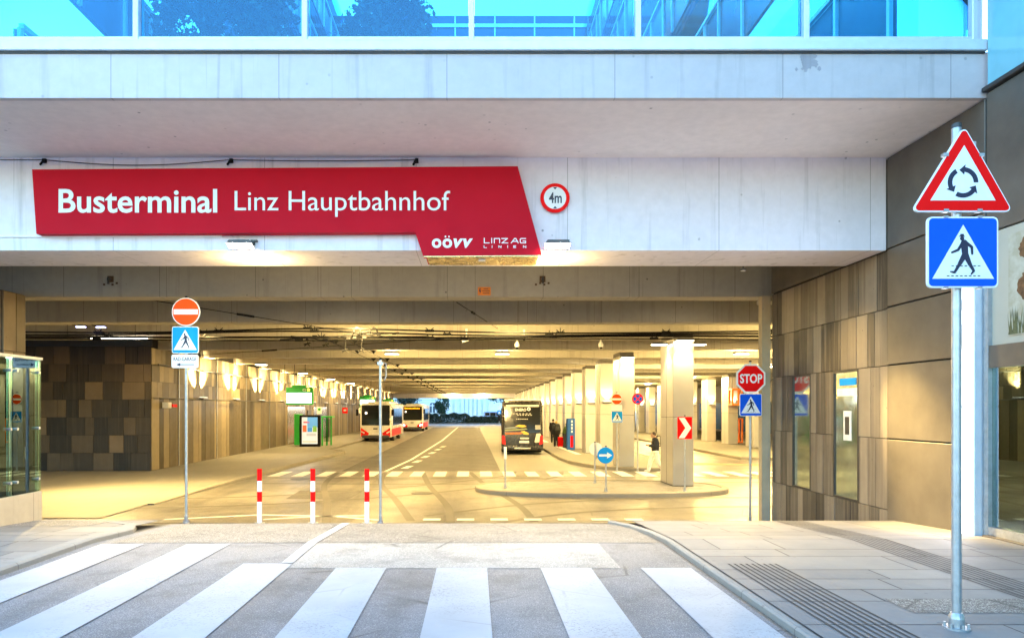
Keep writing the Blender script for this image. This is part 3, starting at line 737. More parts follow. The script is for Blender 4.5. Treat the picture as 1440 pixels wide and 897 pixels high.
for k in range(3):
    a0 = 108+120*k; n = 12; arc = 82     # counter-clockwise arrows
    out = []; inn = []
    for i in range(n+1):
        a = R(a0-28+ -120+arc*i/n+40); out.append((cx+(r+w)*math.cos(a),cz+(r+w)*math.sin(a))); inn.append((cx+(r-w)*math.cos(a),cz+(r-w)*math.sin(a)))
    mb.flat(out+inn[::-1], ys_-.0075, ys_-.0055)
    ae = R(a0-28-120+arc+40); tip = ae+R(24)
    mb.flat([(cx+(r+2.2*w)*math.cos(ae),cz+(r+2.2*w)*math.sin(ae)),(cx+r*math.cos(tip),cz+r*math.sin(tip)),(cx+(r-2.2*w)*math.cos(ae),cz+(r-2.2*w)*math.sin(ae))], ys_-.0080, ys_-.0055)
obj('roundabout_arrows', mb, M['signdark'], p)
mb = MB()
for zx, zy in ((312,470),(475,470),(311,199),(484,200)):
    q = z2(zx,zy); mb = MB(); mb.box(q[0]-.017,q[0]+.017,ys_-.006,ys_+.03,q[1]-.011,q[1]+.011); obj('clip', mb, M['steel'], p)
cx, cz = z2(393,672); crossing_sign(t, cx, cz, 344/3.45*ys_/F, ys_)
mb = MB()
for zy in (240,430,560,790):
    q = z2(385,zy); mb = MB(); mb.box(px-.045,px+.045,ys_+.0185,d+.045,q[1]-.015,q[1]+.015); obj('bracket', mb, M['steel'], t)
mb = MB(); mb.box(px+.03,px+.11,ys_+.02,d+.03,Z(206,d)-.02,Z(206,d)+.02)
obj('bracket', mb, M['steel'], t)

# ----- left sign post
d = 12.5; px = X(262,d); gz = prof(d)
t = thing('sign_post', 'slim white post at left with orange-red no entry, blue crossing and white arrow signs', 'sign post', (px,d,gz), 'traffic sign posts')
pole(t, px, d, gz, Z(419,d), .025, 'steel')
ys_ = d-.05
no_entry(t, X(261.3,ys_), Z(438.5,ys_), 19.8*ys_/F, ys_)
crossing_sign(t, X(260.5,ys_), Z(478,ys_), 37.5*ys_/F, ys_, 'signcyan', False)
mb = MB(); cx, cz = X(260,ys_), Z(508,ys_); mb.flat(rrect(cx,cz,37.5*ys_/F,18.5*ys_/F,.03), ys_, ys_+.018); p = obj('arrow_plate', mb, M['signwhite'], t)
mb = MB(); text(mb,'RAD-GARAGE',X(244,ys_),X(276,ys_),Z(507.4,ys_),Z(502.0,ys_),ys_-.002,bold=.02); obj('lettering', mb, M['signdark'], p)
mb = MB(); mb.flat([(X(253,ys_),Z(512,ys_)),(X(273,ys_),Z(512,ys_)),(X(273,ys_),Z(513.2,ys_)),(X(253,ys_),Z(513.2,ys_))],ys_-.002,ys_-.0005); mb.flat([(X(247.5,ys_),Z(512.6,ys_)),(X(253.5,ys_),Z(510.2,ys_)),(X(253.5,ys_),Z(515,ys_))],ys_-.0022,ys_-.0005); obj('arrow', mb, M['signdark'], p)

# ----- STOP post
d = 15.0; px = X(1055,d); gz = prof(d)
t = thing('sign_post', 'white post beside the stone wall with red octagonal stop sign above blue crossing sign', 'sign post', (px,d,gz), 'traffic sign posts')
pole(t, px, d, gz, Z(509,d), .026, 'steel')
ys_ = d-.05; cx, cz = X(1056,ys_), Z(532.3,ys_); r = 22.2*ys_/F
mb = MB(); mb.flat(circ(cx,cz,r,8,R(22.5)), ys_, ys_+.018); p = obj('stop_sign', mb, M['signwhite'], t)
mb = MB(); mb.flat(circ(cx,cz,r*.88,8,R(22.5)), ys_-.0025, ys_-.0005); obj('red_field', mb, M['signred'], p)
mb = MB(); text(mb,'STOP',X(1040.5,ys_),X(1071.8,ys_),Z(538.8,ys_),Z(525.6,ys_),ys_-.004,bold=.025); obj('lettering', mb, M['signwhite'], p)
crossing_sign(t, X(1055.8,ys_), Z(569.2,ys_), 31.2*ys_/F, ys_)

# ----- arrow sign, chevron, backs and small posts on the island
IG = FL+.12
d = 20.0; px = X(852,d)
t = thing('sign_post', 'short post on the traffic island with round bright blue right arrow sign', 'sign post', (px,d,IG), 'traffic sign posts')
d = 21.0; px = X(852,d); t.location = (px,d,IG); pole(t, px, d, IG, Z(628,d), .026)
ys_ = d-.05; cx, cz = X(851.5,ys_), Z(640,ys_); r = 11.4*ys_/F
mb = MB(); mb.flat(circ(cx,cz,r), ys_, ys_+.016); p = obj('direction_sign', mb, M['signcyan'], t)
mb = MB(); mb.flat([(cx-.78*r,cz-.13*r),(cx+.2*r,cz-.13*r),(cx+.2*r,cz-.38*r),(cx+.82*r,cz),(cx+.2*r,cz+.38*r),(cx+.2*r,cz+.13*r),(cx-.78*r,cz+.13*r)], ys_-.003, ys_-.0005); obj('arrow', mb, M['signwhite'], p)
d = 21.0; px = X(963,d)
t = thing('sign_post', 'thin post before the big pillar carrying a red board with white chevron', 'sign post', (px,d,IG), 'traffic sign posts')
pole(t, px, d, IG, Z(585,d), .026)
ys_ = d-.05; cx, cz = X(963,ys_), Z(601.5,ys_); u = 20.5*ys_/F; hh = 31*ys_/F
mb = MB(); mb.flat(rrect(cx,cz,u,hh,.02), ys_, ys_+.016); p = obj('chevron_board', mb, M['signred'], t)
mb = MB(); mb.flat([(cx-.42*u,cz+.46*hh),(cx-.02*u,cz+.46*hh),(cx+.44*u,cz),(cx-.02*u,cz-.46*hh),(cx-.42*u,cz-.46*hh),(cx+.04*u,cz)], ys_-.003, ys_-.0005); obj('chevron', mb, M['signwhite'], p)
d = 23.4; px = X(836.5,d)
t = thing('sign_post', 'thin post on the island showing the grey back of a round sign', 'sign post', (px,d,IG), 'traffic sign posts')
pole(t, px, d, IG, Z(622,d), .026)
mb = MB(); mb.flat(circ(X(838,d),Z(631,d),9.2*d/F), d+.03, d+.045); obj('round_sign', mb, M['offwhite'], t)
d = 22.0; px = X(710.5,d)
t = thing('marker_post', 'short grey post with white sleeve near the left tip of the island', 'post', (px,d,IG))
pole(t, px, d, IG, Z(629,d), .028)
mb = MB(); mb.tube((px,d,Z(645,d)),(px,d,Z(628,d)),.045,n=12); obj('sleeve', mb, M['white'], t, True)
# posts at the platform end
d = 29.1; px = X(867.5,d)
t = thing('sign_post', 'post left of the second pillar with no entry sign above small crossing sign', 'sign post', (px,d,FL), 'traffic sign posts')
pole(t, px, d, FL, Z(552,d), .028)
ys_ = d-.05; no_entry(t, X(867.3,ys_), Z(561.2,ys_), 7.6*ys_/F, ys_)
mb = MB(); mb.flat(rrect(X(867.3,ys_),Z(573.3,ys_),15*ys_/F,8.2*ys_/F,.02), ys_, ys_+.016); obj('white_plate', mb, M['signwhite'], t)
crossing_sign(t, X(867.7,ys_), Z(586,ys_), 15.8*ys_/F, ys_, 'signcyan', False, clips=False)
d = 29.0; px = X(896.7,d)
t = thing('sign_post', 'post right of the second pillar with round red and blue no stopping sign', 'sign post', (px,d,FL), 'traffic sign posts')
pole(t, px, d, FL, Z(552,d), .028)
ys_ = d-.05; cx, cz, r = X(896.8,ys_), Z(560.8,ys_), 7.7*ys_/F
mb = MB(); mb.flat(circ(cx,cz,r), ys_, ys_+.016); p = obj('no_stopping_sign', mb, M['signred'], t)
mb = MB(); mb.flat(circ(cx,cz,r*.78), ys_-.0025, ys_-.0005); obj('blue_field', mb, M['signblue'], p)
mb = MB(); q = r*.58
mb.flat(capsule2((cx-q,cz-q),(cx+q,cz+q),.1*r,.1*r), ys_-.005, ys_-.003); mb.flat(capsule2((cx-q,cz+q),(cx+q,cz-q),.1*r,.1*r), ys_-.0056, ys_-.003); obj('red_cross', mb, M['signred'], p)
# plain pole in the middle
d = 12.6; px = X(535,d); gz = prof(d)
t = thing('pole', 'bare galvanised pole right of the bollards with small hook at its top', 'pole', (px,d,gz))
pole(t, px, d, gz, Z(506,d), .025)
mb = MB(); zt = Z(506,d); mb.path([(px+.031,d,zt-.05),(px+.10,d,zt-.06),(px+.10,d,zt-.3),(px+.07,d,zt-.36)], .010); mb.box(px-.05,px+.05,d-.05,d+.05,zt-.09,zt-.04); obj('hook', mb, M['steel'], t)
# bollards
pos = (365,440,516); names = ('leftmost of the three red and white striped bollards at the ramp','middle of the three red and white striped bollards at the ramp','red and white striped bollard nearest the bare pole')
d = 12.4; gz = prof(d); x0 = X(pos[0],d)
b0 = thing('bollard', names[0], 'bollard', (x0,d,gz), 'red and white bollards'); hgt = .95; r = .042
for i, (a, b, m) in enumerate(((0,.40,'white'),(.40,.585,'signred'),(.585,.78,'white'),(.78,1,'signred'))):
    mb = MB(); mb.tube((x0,d,gz+a*hgt+(.001 if i else 0)),(x0,d,gz+b*hgt),r,n=16); obj('red_band' if m=='signred' else 'white_band', mb, M[m], b0, True)
mb = MB(); mb.lathe((x0,d,gz),[(.09,0),(.09,.015),(.05,.02)],14); obj('base_flange', mb, M['steel'], b0)
for i in (1,2): dup(b0, (X(pos[i],d),d,gz), names[i])

# ================================================================= BIG SIGN ON THE FASCIA
d = 10.62; t = thing('terminal_sign', 'long deep red sign board with white lettering across the concrete fascia', 'sign', (X(400,d),d,Z(359,d)))
P = lambda x, y: (X(x,d), Z(y,d))
mb = MB(); mb.flat([P(45,238.5),P(728,234),P(762,358.5),P(595,360),P(583.5,326.5),P(51,329)], d, 10.79); mb.box(X(598,d),X(759,d),10.795,11.3,Z(359,d),3.975); obj('board', mb, M['boardred'], t)
mb = MB(); mb.flat([P(595.5,361.2),P(761.5,359.7),P(761.5,359),P(595.5,360.2)], d+.005, d+.02); mb.box(X(600,d),X(757,d),d+.03,11.28,Z(360.6,d),Z(359,d)-.003); obj('underside', mb, M['gold'], t)
mb = MB(); mb.box(X(673,d),X(683,d),10.8,10.95,Z(360.6,d)-.012,Z(360.6,d)-.002); obj('sticker_or_reflection', mb, M['white'], t)
y = d-.004
mb = MB(); text(mb,'Busterminal',X(82.5,d),X(305.5,d),0,Z(266,d),y,bold=.017,base=Z(298.5,d)); obj('lettering', mb, M['signwhite'], t)
mb = MB(); text(mb,'Linz Hauptbahnhof',X(330,d),X(633,d),0,Z(268.5,d),y,base=Z(296,d)); obj('lettering', mb, M['signwhite'], t)
q8 = lambda zx, zy: (X(560+zx/5.538,d), Z(215+zy/5.538,d))
mb = MB(); text(mb,'o',q8(262,0)[0],q8(336,0)[0],q8(0,742)[1],q8(0,668)[1],y,bold=.03); text(mb,'o',q8(345,0)[0],q8(420,0)[0],q8(0,742)[1],q8(0,668)[1],y,bold=.03); mb.flat(circ(*q8(368,653),.013,14),y-.001,y+.003); mb.flat(circ(*q8(395,653),.013,14),y-.001,y+.003); text(mb,'v',q8(430,0)[0],q8(508,0)[0],q8(0,741)[1],q8(0,668)[1],y,bold=.03,shear=.25); text(mb,'v',q8(505,0)[0],q8(582,0)[0],q8(0,741)[1],q8(0,668)[1],y,bold=.03,shear=.25); obj('emblem', mb, M['signwhite'], t)
mb = MB(); kk = [0]
def stroke(pts, w=.0115):
    for a, b in zip(pts, pts[1:]):
        a = Vector(q8(*a)); b = Vector(q8(*b)); kk[0] += 1
        dd = (b-a).normalized()*w/2; nn = Vector((-dd.y,dd.x)); a = a-dd; b = b+dd
        mb.flat([tuple(a+nn),tuple(b+nn),tuple(b-nn),tuple(a-nn)], y-.0002*kk[0]%.002-.001, d-.001)
for ptsl in ([(670,666),(670,702),(708,702)],[(728,666),(728,702)],[(748,702),(748,668),(786,668),(790,674),(790,702)],[(806,668),(850,668),(808,702),(854,702)],[(880,702),(906,668),(916,668),(934,702)],[(890,690),(930,690)],[(992,668),(956,668),(950,674),(950,696),(956,702),(992,702),(992,688),(972,688)]): stroke(ptsl)
for ptsl in ([(668,724),(668,739),(688,739)],[(731,724),(731,739)],[(783,739),(783,724),(801,739),(801,724)],[(852,724),(852,739)],[(916,724),(898,724),(898,739),(916,739)],[(898,731),(914,731)],[(974,739),(974,724),(994,739),(994,724)]): stroke(ptsl, .008)
obj('emblem', mb, M['signwhite'], t)
# clearance sign
d = 10.74; cx, cz = X(780.5,d), Z(278.5,d); r = 20.6*d/F
t = thing('clearance_sign', 'round red bordered 4 m height limit sign on the fascia', 'traffic sign', (cx,d,cz))
mb = MB(); mb.flat(circ(cx,cz,r), d, d+.02); mb.box(cx-.05,cx+.05,d+.02,10.798,cz-.1,cz+.1); obj('sign_plate', mb, M['signred'], t)
mb = MB(); mb.flat(circ(cx,cz,r*.76), d-.003, d-.0005); obj('white_field', mb, M['signwhite'], t)
mb = MB(); text(mb,'4m',cx-.42*r,cx+.46*r,cz-.36*r,cz+.38*r,d-.005,bold=.02); obj('lettering', mb, M['signdark'], t); mb = MB()
mb.flat([(cx-.13*r,cz+.72*r),(cx+.13*r,cz+.72*r),(cx,cz+.56*r)],d-.006,d-.0035); obj('arrow_mark', mb, M['signdark'], t); mb = MB(); mb.flat([(cx-.13*r,cz-.72*r),(cx+.13*r,cz-.72*r),(cx,cz-.56*r)],d-.006,d-.0035); obj('arrow_mark', mb, M['signdark'], t)
# small orange high-voltage plate
d = 15.19; cx, cz = X(681,d), Z(409.5,d)
t = thing('warning_plate', 'small orange plate with lightning bolt on the second concrete beam', 'sign', (cx,d,cz)); u = 18*d/F; h = 11.5*d/F
mb = MB(); mb.flat(rrect(cx,cz,u,h,.01), d-.008, d+.008); obj('plate', mb, paint('orange plate',(.75,.22,.02),.4), t)
mb = MB(); f = d-.0105
mb.flat([(cx-.36*u,cz+.34*h),(cx-.28*u,cz+.34*h),(cx-.32*u,cz+.06*h),(cx-.24*u,cz+.06*h),(cx-.36*u,cz-.38*h),(cx-.33*u,cz-.06*h),(cx-.41*u,cz-.06*h)],f,d-.0085)
for k, (a, b) in enumerate(((-.05,.3),(-.15,.42),(-.12,.40))): mb.box(cx+a*u,cx+b*u,f,d-.0085,cz+(.24-.26*k)*h,cz+(.31-.26*k)*h)
obj('symbol', mb, M['signdark'], t)

# ================================================================= LAMPS
def spot(name, loc, target, w, ang, blend=.6, col=(1,.75,.4), size=.05, parent=None):
    l = bpy.data.lights.new(name,'SPOT'); l.energy = w; l.spot_size = R(ang); l.spot_blend = blend; l.color = col; l.shadow_soft_size = size
    o = bpy.data.objects.new(name, l); COL.objects.link(o); o.location = loc
    o.rotation_euler = (Vector(target)-Vector(loc)).to_track_quat('-Z','Y').to_euler(); return o
def bulb(name, loc, w, col=None, r=.12):
    l = bpy.data.lights.new(name,'POINT'); l.energy = w; l.color = col or WARM2; l.shadow_soft_size = r
    o = bpy.data.objects.new(name, l); COL.objects.link(o); o.location = loc; return o
def area(name, loc, w, sx, sy, col=(1,.70,.32), rot=(0,0,0), spread=170):
    l = bpy.data.lights.new(name,'AREA'); l.shape = 'RECTANGLE'; l.size = sx; l.size_y = sy; l.energy = w; l.color = col; l.spread = R(spread)
    o = bpy.data.objects.new(name, l); COL.objects.link(o); o.location = loc; o.rotation_euler = rot; return o
WARM = (1,.74,.34); WARM2 = (1,.70,.26); NEUT = (1,.88,.66); PALE = (1,.80,.48)
# floodlights on the fascia
for px, lab in ((335,'glaring floodlight under the left half of the red sign'),(785,'glaring floodlight on the fascia right of the red sign')):
    d = 10.5; x = X(px,d); z = Z(341,d)
    t = thing('floodlight', lab, 'floodlight', (x,10.79,z), 'fascia floodlights')
    mb = MB(); v = [(x-.19,10.52,z+.0),(x+.19,10.52,z+.0),(x+.19,10.66,z-.05),(x-.19,10.66,z-.05),(x-.15,10.53,z+.05),(x+.15,10.53,z+.05),(x+.15,10.69,z+.04),(x-.15,10.69,z+.04)]
    mb.add(v,[(0,1,5,4),(1,2,6,5),(2,3,7,6),(3,0,4,7),(4,5,6,7)]); obj('housing', mb, M['fixture'], t)
    mb = MB(); mb.add([(x-.18,10.525,z-.006),(x+.18,10.525,z-.006),(x+.18,10.655,z-.053),(x-.18,10.655,z-.053)],[(3,2,1,0)]); obj('lens', mb, M['floodlens'], t)
    mb = MB(); mb.box(x+.08,x+.16,10.69,10.795,z+.02,z+.07); mb.box(x+.10,x+.20,10.75,10.796,z+.071,z+.10); obj('bracket', mb, M['darkmetal'], t)
    spot('flood_beam', (x,10.48,z-.12), (x*1.05, 9.75, 0), FLOOD, 118, 1, NEUT, .12)
# ceiling lamp rows
first = None; idx = {0:0,1:0}
for j in range(12):
    y = 20.9+9.05*j if j else 11.45
    if j: y = 20.9+9.05*(j-1)
    for s, x in enumerate((-3.5,1.15)):
        zb = 4.05 if j == 0 else (4.55 if j == 1 else 3.96 if j == 2 else 4.45)
        if j == 0: y_ = 11.4
        else: y_ = y
        lab = '%s ceiling lamp from the street in the %s row under the beams' % (ORD[j].capitalize() if False else ORD[j], 'left' if s == 0 else 'right')
        if first is None:
            first = thing('ceiling_lamp', lab, 'lamp', (x,y_,zb), 'ceiling lamps'); x0,y0,z0 = x,y_,zb
            mb = MB(); mb.rbox(x0-.30,x0+.30,y0-.16,y0+.16,z0-.07,z0+.02,.012,1); obj('housing', mb, M['fixture'], first)
            mb = MB(); mb.box(x0-.27,x0+.27,y0-.13,y0+.13,z0-.078,z0-.0705); obj('lens', mb, M['lampwhite'], first)
            mb = MB(); mb.tube((x0,y0,z0+.021),(x0,y0,z0+.03),.02); obj('hanger', mb, M['fixture'], first)
        else:
            o = dup(first, (x,y_,zb), lab)
            if j > 1:      # hung on a rod from the slab
                for c in o.children:
                    if c.name.startswith('hanger'):
                        mb = MB(); mb.tube((x,y_,zb+.02),(x,y_,4.78),.018); n = obj('hanger', mb, M['fixture'], o); bpy.data.objects.remove(c)
        if j == 1: spot('lamp_light', (x,y_+.2,4.3), (x,y_+4.6,FL), CEIL*3.6, 105, .9, WARM2, .1)
        bulb('lamp_light', (x,y_,zb-.22-(.05 if j == 0 else 0)), CEIL*(.16 if j == 0 else 1))
for x, y_, lab in ((-8.4,22,'ceiling lamp up in the bay above the left platform tip'),(5.6,18,'ceiling lamp up in the bay before the traffic island'),(-3.5,18,'ceiling lamp up in the first bay over the left lane')):  # fill lamps added out of sight between the beams to brighten the floor
    o = dup(first, (x,y_,4.55), lab); spot('lamp_light', (x,y_,4.3), (x,y_,FL), CEIL*3.6, 110, .9, WARM2, .1)
# lamps of the right-hand lanes
k = 0
for y in (20.9,29.9,38.9,52.5,66,84,102):
    for x in (11.2,16.0):
        t = thing('ceiling_lamp', '%s ceiling lamp over the %s right-hand lane counting from the street' % (ORD[k//2], 'inner' if x < 13 else 'outer'), 'lamp', (x,y,3.96), 'ceiling lamps')
        mb = MB(); mb.rbox(x-.3,x+.3,y-.16,y+.16,3.89,3.98,.012,1); mb.tube((x,y,3.98),(x,y,4.78),.018); obj('housing', mb, M['fixture'], t)
        mb = MB(); mb.box(x-.27,x+.27,y-.13,y+.13,3.88,3.8895); obj('lens', mb, M['lampwhite'], t)
        bulb('lamp_light', (x,y,3.74), CEIL*2.4); k += 1
# left end: tube and violet lamps under the dark recess
for px, y, lab, m in ((112,460,'small violet spot lamp hanging left of the orange no entry sign','violet'),(140,460.5,'second violet spot lamp nearer the no entry sign','violet')):
    d = 21.5; x, z = X(px,d), Z(y,d)
    t = thing('spot_lamp', lab, 'lamp', (x,d,z)); mb = MB(); mb.tube((x-.22,d,z+.10),(x+.05,d,z+.05),.05); mb.tube((x,d,z+.08),(x,d,4.78),.015); mb.rbox(x-.12,x+.18,d-.06,d+.06,z+.02,z+.07,.01,1); obj('housing', mb, M['black'], t)
    mb = MB(); mb.box(x-.08,x+.16,d-.05,d+.05,z-.005,z+.018); obj('lens', mb, M[m], t)
t = thing('tube_lamp', 'long thin tube lamp under the ceiling above the dark stone end face', 'lamp', (X(160,24),24,Z(475,24))); x0, x1, z = X(78,24), X(207,24), Z(475.5,24)
mb = MB(); mb.box(x0,x1,23.95,24.05,z+.03,z+.07); mb.tube((x0+.4,24,z+.07),(x0+.4,24,4.78),.012); mb.tube((x1-.4,24,z+.07),(x1-.4,24,4.78),.012); obj('housing', mb, M['fixture'], t)
mb = MB(); mb.tube((x0+1.2,24,z),(x1,24,z),.025); obj('tube', mb, M['tube'], t)
area('lamp_light', ((x0+x1)/2,24,z-.06), CEIL*.25, 2.6,.05, WARM2)
# wall uplights on the lamp rail of the stone wall
w0 = None
for k in range(17):
    y = 32.75+4.5*k; x = -12.45; lab = '%s uplight on the stone wall rail counting from the near corner' % ORD[k]
    if w0 is None:
        w0 = thing('wall_uplight', lab, 'lamp', (x,y,2.02), 'uplights along the stone wall')
        mb = MB(); mb.rbox(x-.16,x+.06,y-.30,y+.30,2.02,2.11,.012,1); obj('housing', mb, M['fixture'], w0)
        mb = MB(); mb.box(x-.14,x+.04,y-.27,y+.27,2.112,2.118); obj('lens', mb, M['uplens'], w0)
        mb = MB(); mb.tube((x-.1,y-.1,2.05),(-12.76,y-.1,2.05),.014); mb.tube((x-.1,y+.1,2.05),(-12.76,y+.1,2.05),.014); obj('arm', mb, M['fixture'], w0)
    else: dup(w0, (x,y,2.02), lab)
    if k < 9:
        for s in (-1,1): spot('uplight_beam', (x+.05,y+s*.10,2.14), (-12.86,y+s*.95,3.75), UPW, 48, .7, WARM, .02)
        if k % 2: dup(first, (-11.2,y,3.96), '%s added fill lamp close before the stone wall counting from its near corner' % ORD[k//2]); area('wall_fill', (-11.2,y,3.8), CEIL*.45, .5, .3, WARM2, (0,R(25),0))  # lamp copy and area light added to fill the wall
    else: spot('uplight_beam', (x+.05,y,2.2), (-12.86,y,3.7), UPW*1.3, 44, .6, WARM, .03)

# ================================================================= PILLARS
def pillar(name, label, x, y, w, dp, group, midlamp=True):
    t = thing(name, label, 'pillar', (x+w/2,y+dp/2,FL), group)
    mb = MB(); mb.box(x+.02,x+w-.02,y+.02,y+dp-.02,FL,3.969); obj('core', mb, M['pillarjoint'], t)
    for i, (za, zb) in enumerate(((FL+.14,1.30),(1.315,3.80))):
        mb = MB(); mb.rbox(x,x+w,y,y+dp,za,zb,.012,1); obj('cladding_panel', mb, M['pillar'], t)
    mb = MB(); mb.box(x-.004,x+.006,y+dp*.5-.01,y+dp*.5+.01,FL+.15,3.79); mb.box(x+w-.006,x+w+.004,y+dp*.5-.01,y+dp*.5+.01,FL+.15,3.79); obj('panel_joint', mb, M['pillarjoint'], t)
    mb = MB(); mb.box(x+.004,x+w-.004,y+.004,y+dp-.004,FL+.003,FL+.135); obj('base_panel', mb, M['darkmetal'], t)
    if midlamp:
        mb = MB(); mb.rbox(x+.12,x+w-.12,y-.16,y-.002,1.86,1.94,.012,1); l = obj('lamp', mb, M['fixture'], t)
        mb = MB(); mb.box(x+.14,x+w-.14,y-.145,y-.02,1.9405,1.946); obj('lens', mb, M['uplens'], l)
    else:
        mb = MB(); mb.rbox(x+.06,x+w-.06,y-.30,y-.06,3.72,3.80,.012,1); mb.box(x+w/2-.03,x+w/2+.03,y-.06,y-.001,3.74,3.78); l = obj('lamp', mb, M['fixture'], t)
        mb = MB(); mb.box(x+.08,x+w-.08,y-.28,y-.08,3.712,3.7195); obj('lens', mb, M['lampwhite'], l)
    return t
t = pillar('pillar', 'massive pale clad pillar standing on the kerbed traffic island', 6.26, 22.5, .66, 1.5, 'clad pillars', False)
for s, a in ((-1,6.26),(1,6.92)):
    mb = MB(); x0_, x1_ = sorted((a+s*.05, a+s*.55)); mb.rbox(x0_,x1_,22.9,23.15,3.66,3.72,.01,1); l = obj('lamp', mb, M['fixture'], t)
    mb = MB(); mb.box(x0_+.02,x1_-.02,22.92,23.13,3.652,3.6595); obj('lens', mb, M['lampwhite'], l)
    spot('pillar_light', (a+s*.3,23.0,3.62), (a+s*.02,23.1,0), PIL*.8, 100, .7, PALE, .06)
spot('pillar_light', (6.59,22.28,3.68), (6.59,22.46,0), PIL*1.2, 100, .7, PALE, .06)
t = pillar('pillar', 'pale pillar at the platform end between no entry and no stopping signs', 6.06, 29.9, .64, 1.4, 'clad pillars', False)
spot('pillar_light', (6.38,29.66,3.68), (6.38,29.85,0), PIL, 100, .7, PALE, .06)
area('pillar_light', (5.8,30.6,3.7), PIL*.6, .3,.8, WARM2)  # bare fill light added beside the pillar, without a fixture
p0 = None
for k in range(17):
    y = 34.6+4.5*k; lab = '%s pale pillar in the platform row behind the no entry sign pillar' % ORD[k]
    if p0 is None: p0 = pillar('pillar', lab, 6.08, y, .66, 1.35, 'clad pillars'); bl = p0.location.copy()
    else: dup(p0, (bl.x,bl.y+4.5*k,bl.z), lab)
    spot('pillar_light', (6.41,y-.13,1.98), (6.41,y+.03,4.0), PIL*(.75 if k < 8 else .6), 95, .6, PALE, .05)
    if k % 2 == 0: dup(first, (5.2,y+2,4.3), '%s added fill lamp over the right platform edge counting from the coach' % ORD[k//2]); area('pillar_light', (5.2,y+2,4.1), CEIL*.5, .6,.3, WARM2)  # lamp copy and area light added to fill the platform and pillars
for k in range(14):
    y = 45.5+4.5*k; lab = '%s pale pillar of the far right row counting from behind the stop sign' % ORD[k]
    dup(p0, (17.9,y,bl.z), lab)
    if k < 8: spot('pillar_light', (17.9,y-.8,1.98), (17.9,y-.64,4.0), PIL*.8, 95, .6, PALE, .05)

# ================================================================= WIRES
wm = paint('black overhead wire', (.008,.008,.008), .9, 0, .1, 6, 0, .05)
wdef = [(466,.026,'uppermost black wire strung across under the beams'),(469.5,.028,'second black wire down of the cross bundle'),(472.5,.034,'thickest black wire in the middle of the cross bundle'),(476,.022,'lowest black wire of the cross bundle')]
for i, (py, r, lab) in enumerate(wdef):
    d = 21.6+.35*i; t = thing('overhead_wire', lab, 'wire', (0,d,Z(py,d)), 'overhead wires across the terminal')
    pts = [(-15+k*1.15, d+.25*math.sin(k*.5+i), Z(py,d)-.03*math.sin(math.pi*k/24)+(.09*math.exp(-((k-9+i*.4)/3)**2) if i < 2 else -.05*math.exp(-((k-5)/3)**2))) for k in range(25)]
    mb = MB(); mb.path(pts, r, 6); obj('wire', mb, wm, t)
    rnd = random.Random(40+i); mb = MB()
    for k in range(3,24,3 if i < 3 else 5):
        p = Vector(pts[k])+Vector((rnd.uniform(-.4,.4),0,0)); mb.box(p.x-.13,p.x+.13,p.y-.03,p.y+.03,p.z-.03,p.z+.045); mb.path([(p.x-.12,p.y,p.z+.1),(p.x,p.y,p.z),(p.x+.12,p.y,p.z+.1)],.014,5)
        if k % 2: mb.tube((p.x,p.y,p.z),(p.x,p.y,p.z+.16),.012,n=5)
    obj('clamp', mb, M['black'], t)
# the heavy crossing with its loops
d = 21.5; t = thing('wire_crossing', 'tangled black wire crossing with two upright loops above the bollards', 'wire crossing', (X(470,d),d,Z(474,d)), 'overhead wires across the terminal')
mb = MB()
for a, b, r in (((395,478),(560,467),.022),((390,474),(600,472),.018),((440,480),(520,464),.02),((410,473),(470,479),.02)): mb.tube((X(a[0],d),d-.1,Z(a[1],d)),(X(b[0],d),d+.2,Z(b[1],d)),r,n=6)
rnd = random.Random(3)
for k in range(16):
    x = rnd.uniform(392,560); y = 478-(x-392)*.05+rnd.uniform(-3,3); w = rnd.uniform(2,7); mb.cbox((X(x,d),d,Z(y,d)), w*d/F, .06, rnd.uniform(.04,.07))
obj('frog', mb, M['black'], t)
for cx in (502,525.5):
    mb = MB(); mb.path([(X(cx,d)+.105*math.cos(a),d,Z(467,d)+.0+.14*math.sin(a)) for a in [R(-20+22*k) for k in range(11)]], .022, 7); obj('loop', mb, M['black'], t)
mb = MB()
for x, y in ((432,483),(458,484),(485,492),(508,492)):
    px, pz = X(x,d), Z(y,d); mb.tube((px-.10,d,pz-.03),(px+.10,d,pz+.02),.02,n=6); mb.path([(px-.08,d,pz-.08),(px,d,pz),(px+.09,d,pz-.08)],.013,5); mb.tube((px,d,pz),(px+.04,d,Z(474,d)),.008,n=5)
obj('insulator', mb, M['black'], t)
spot('lamp_light', (X(124,21.5),21.5,Z(463,21.5)-.25), (X(124,21.5)+1.5,19.5,FL), CEIL*7, 125, .8, WARM2, .1)
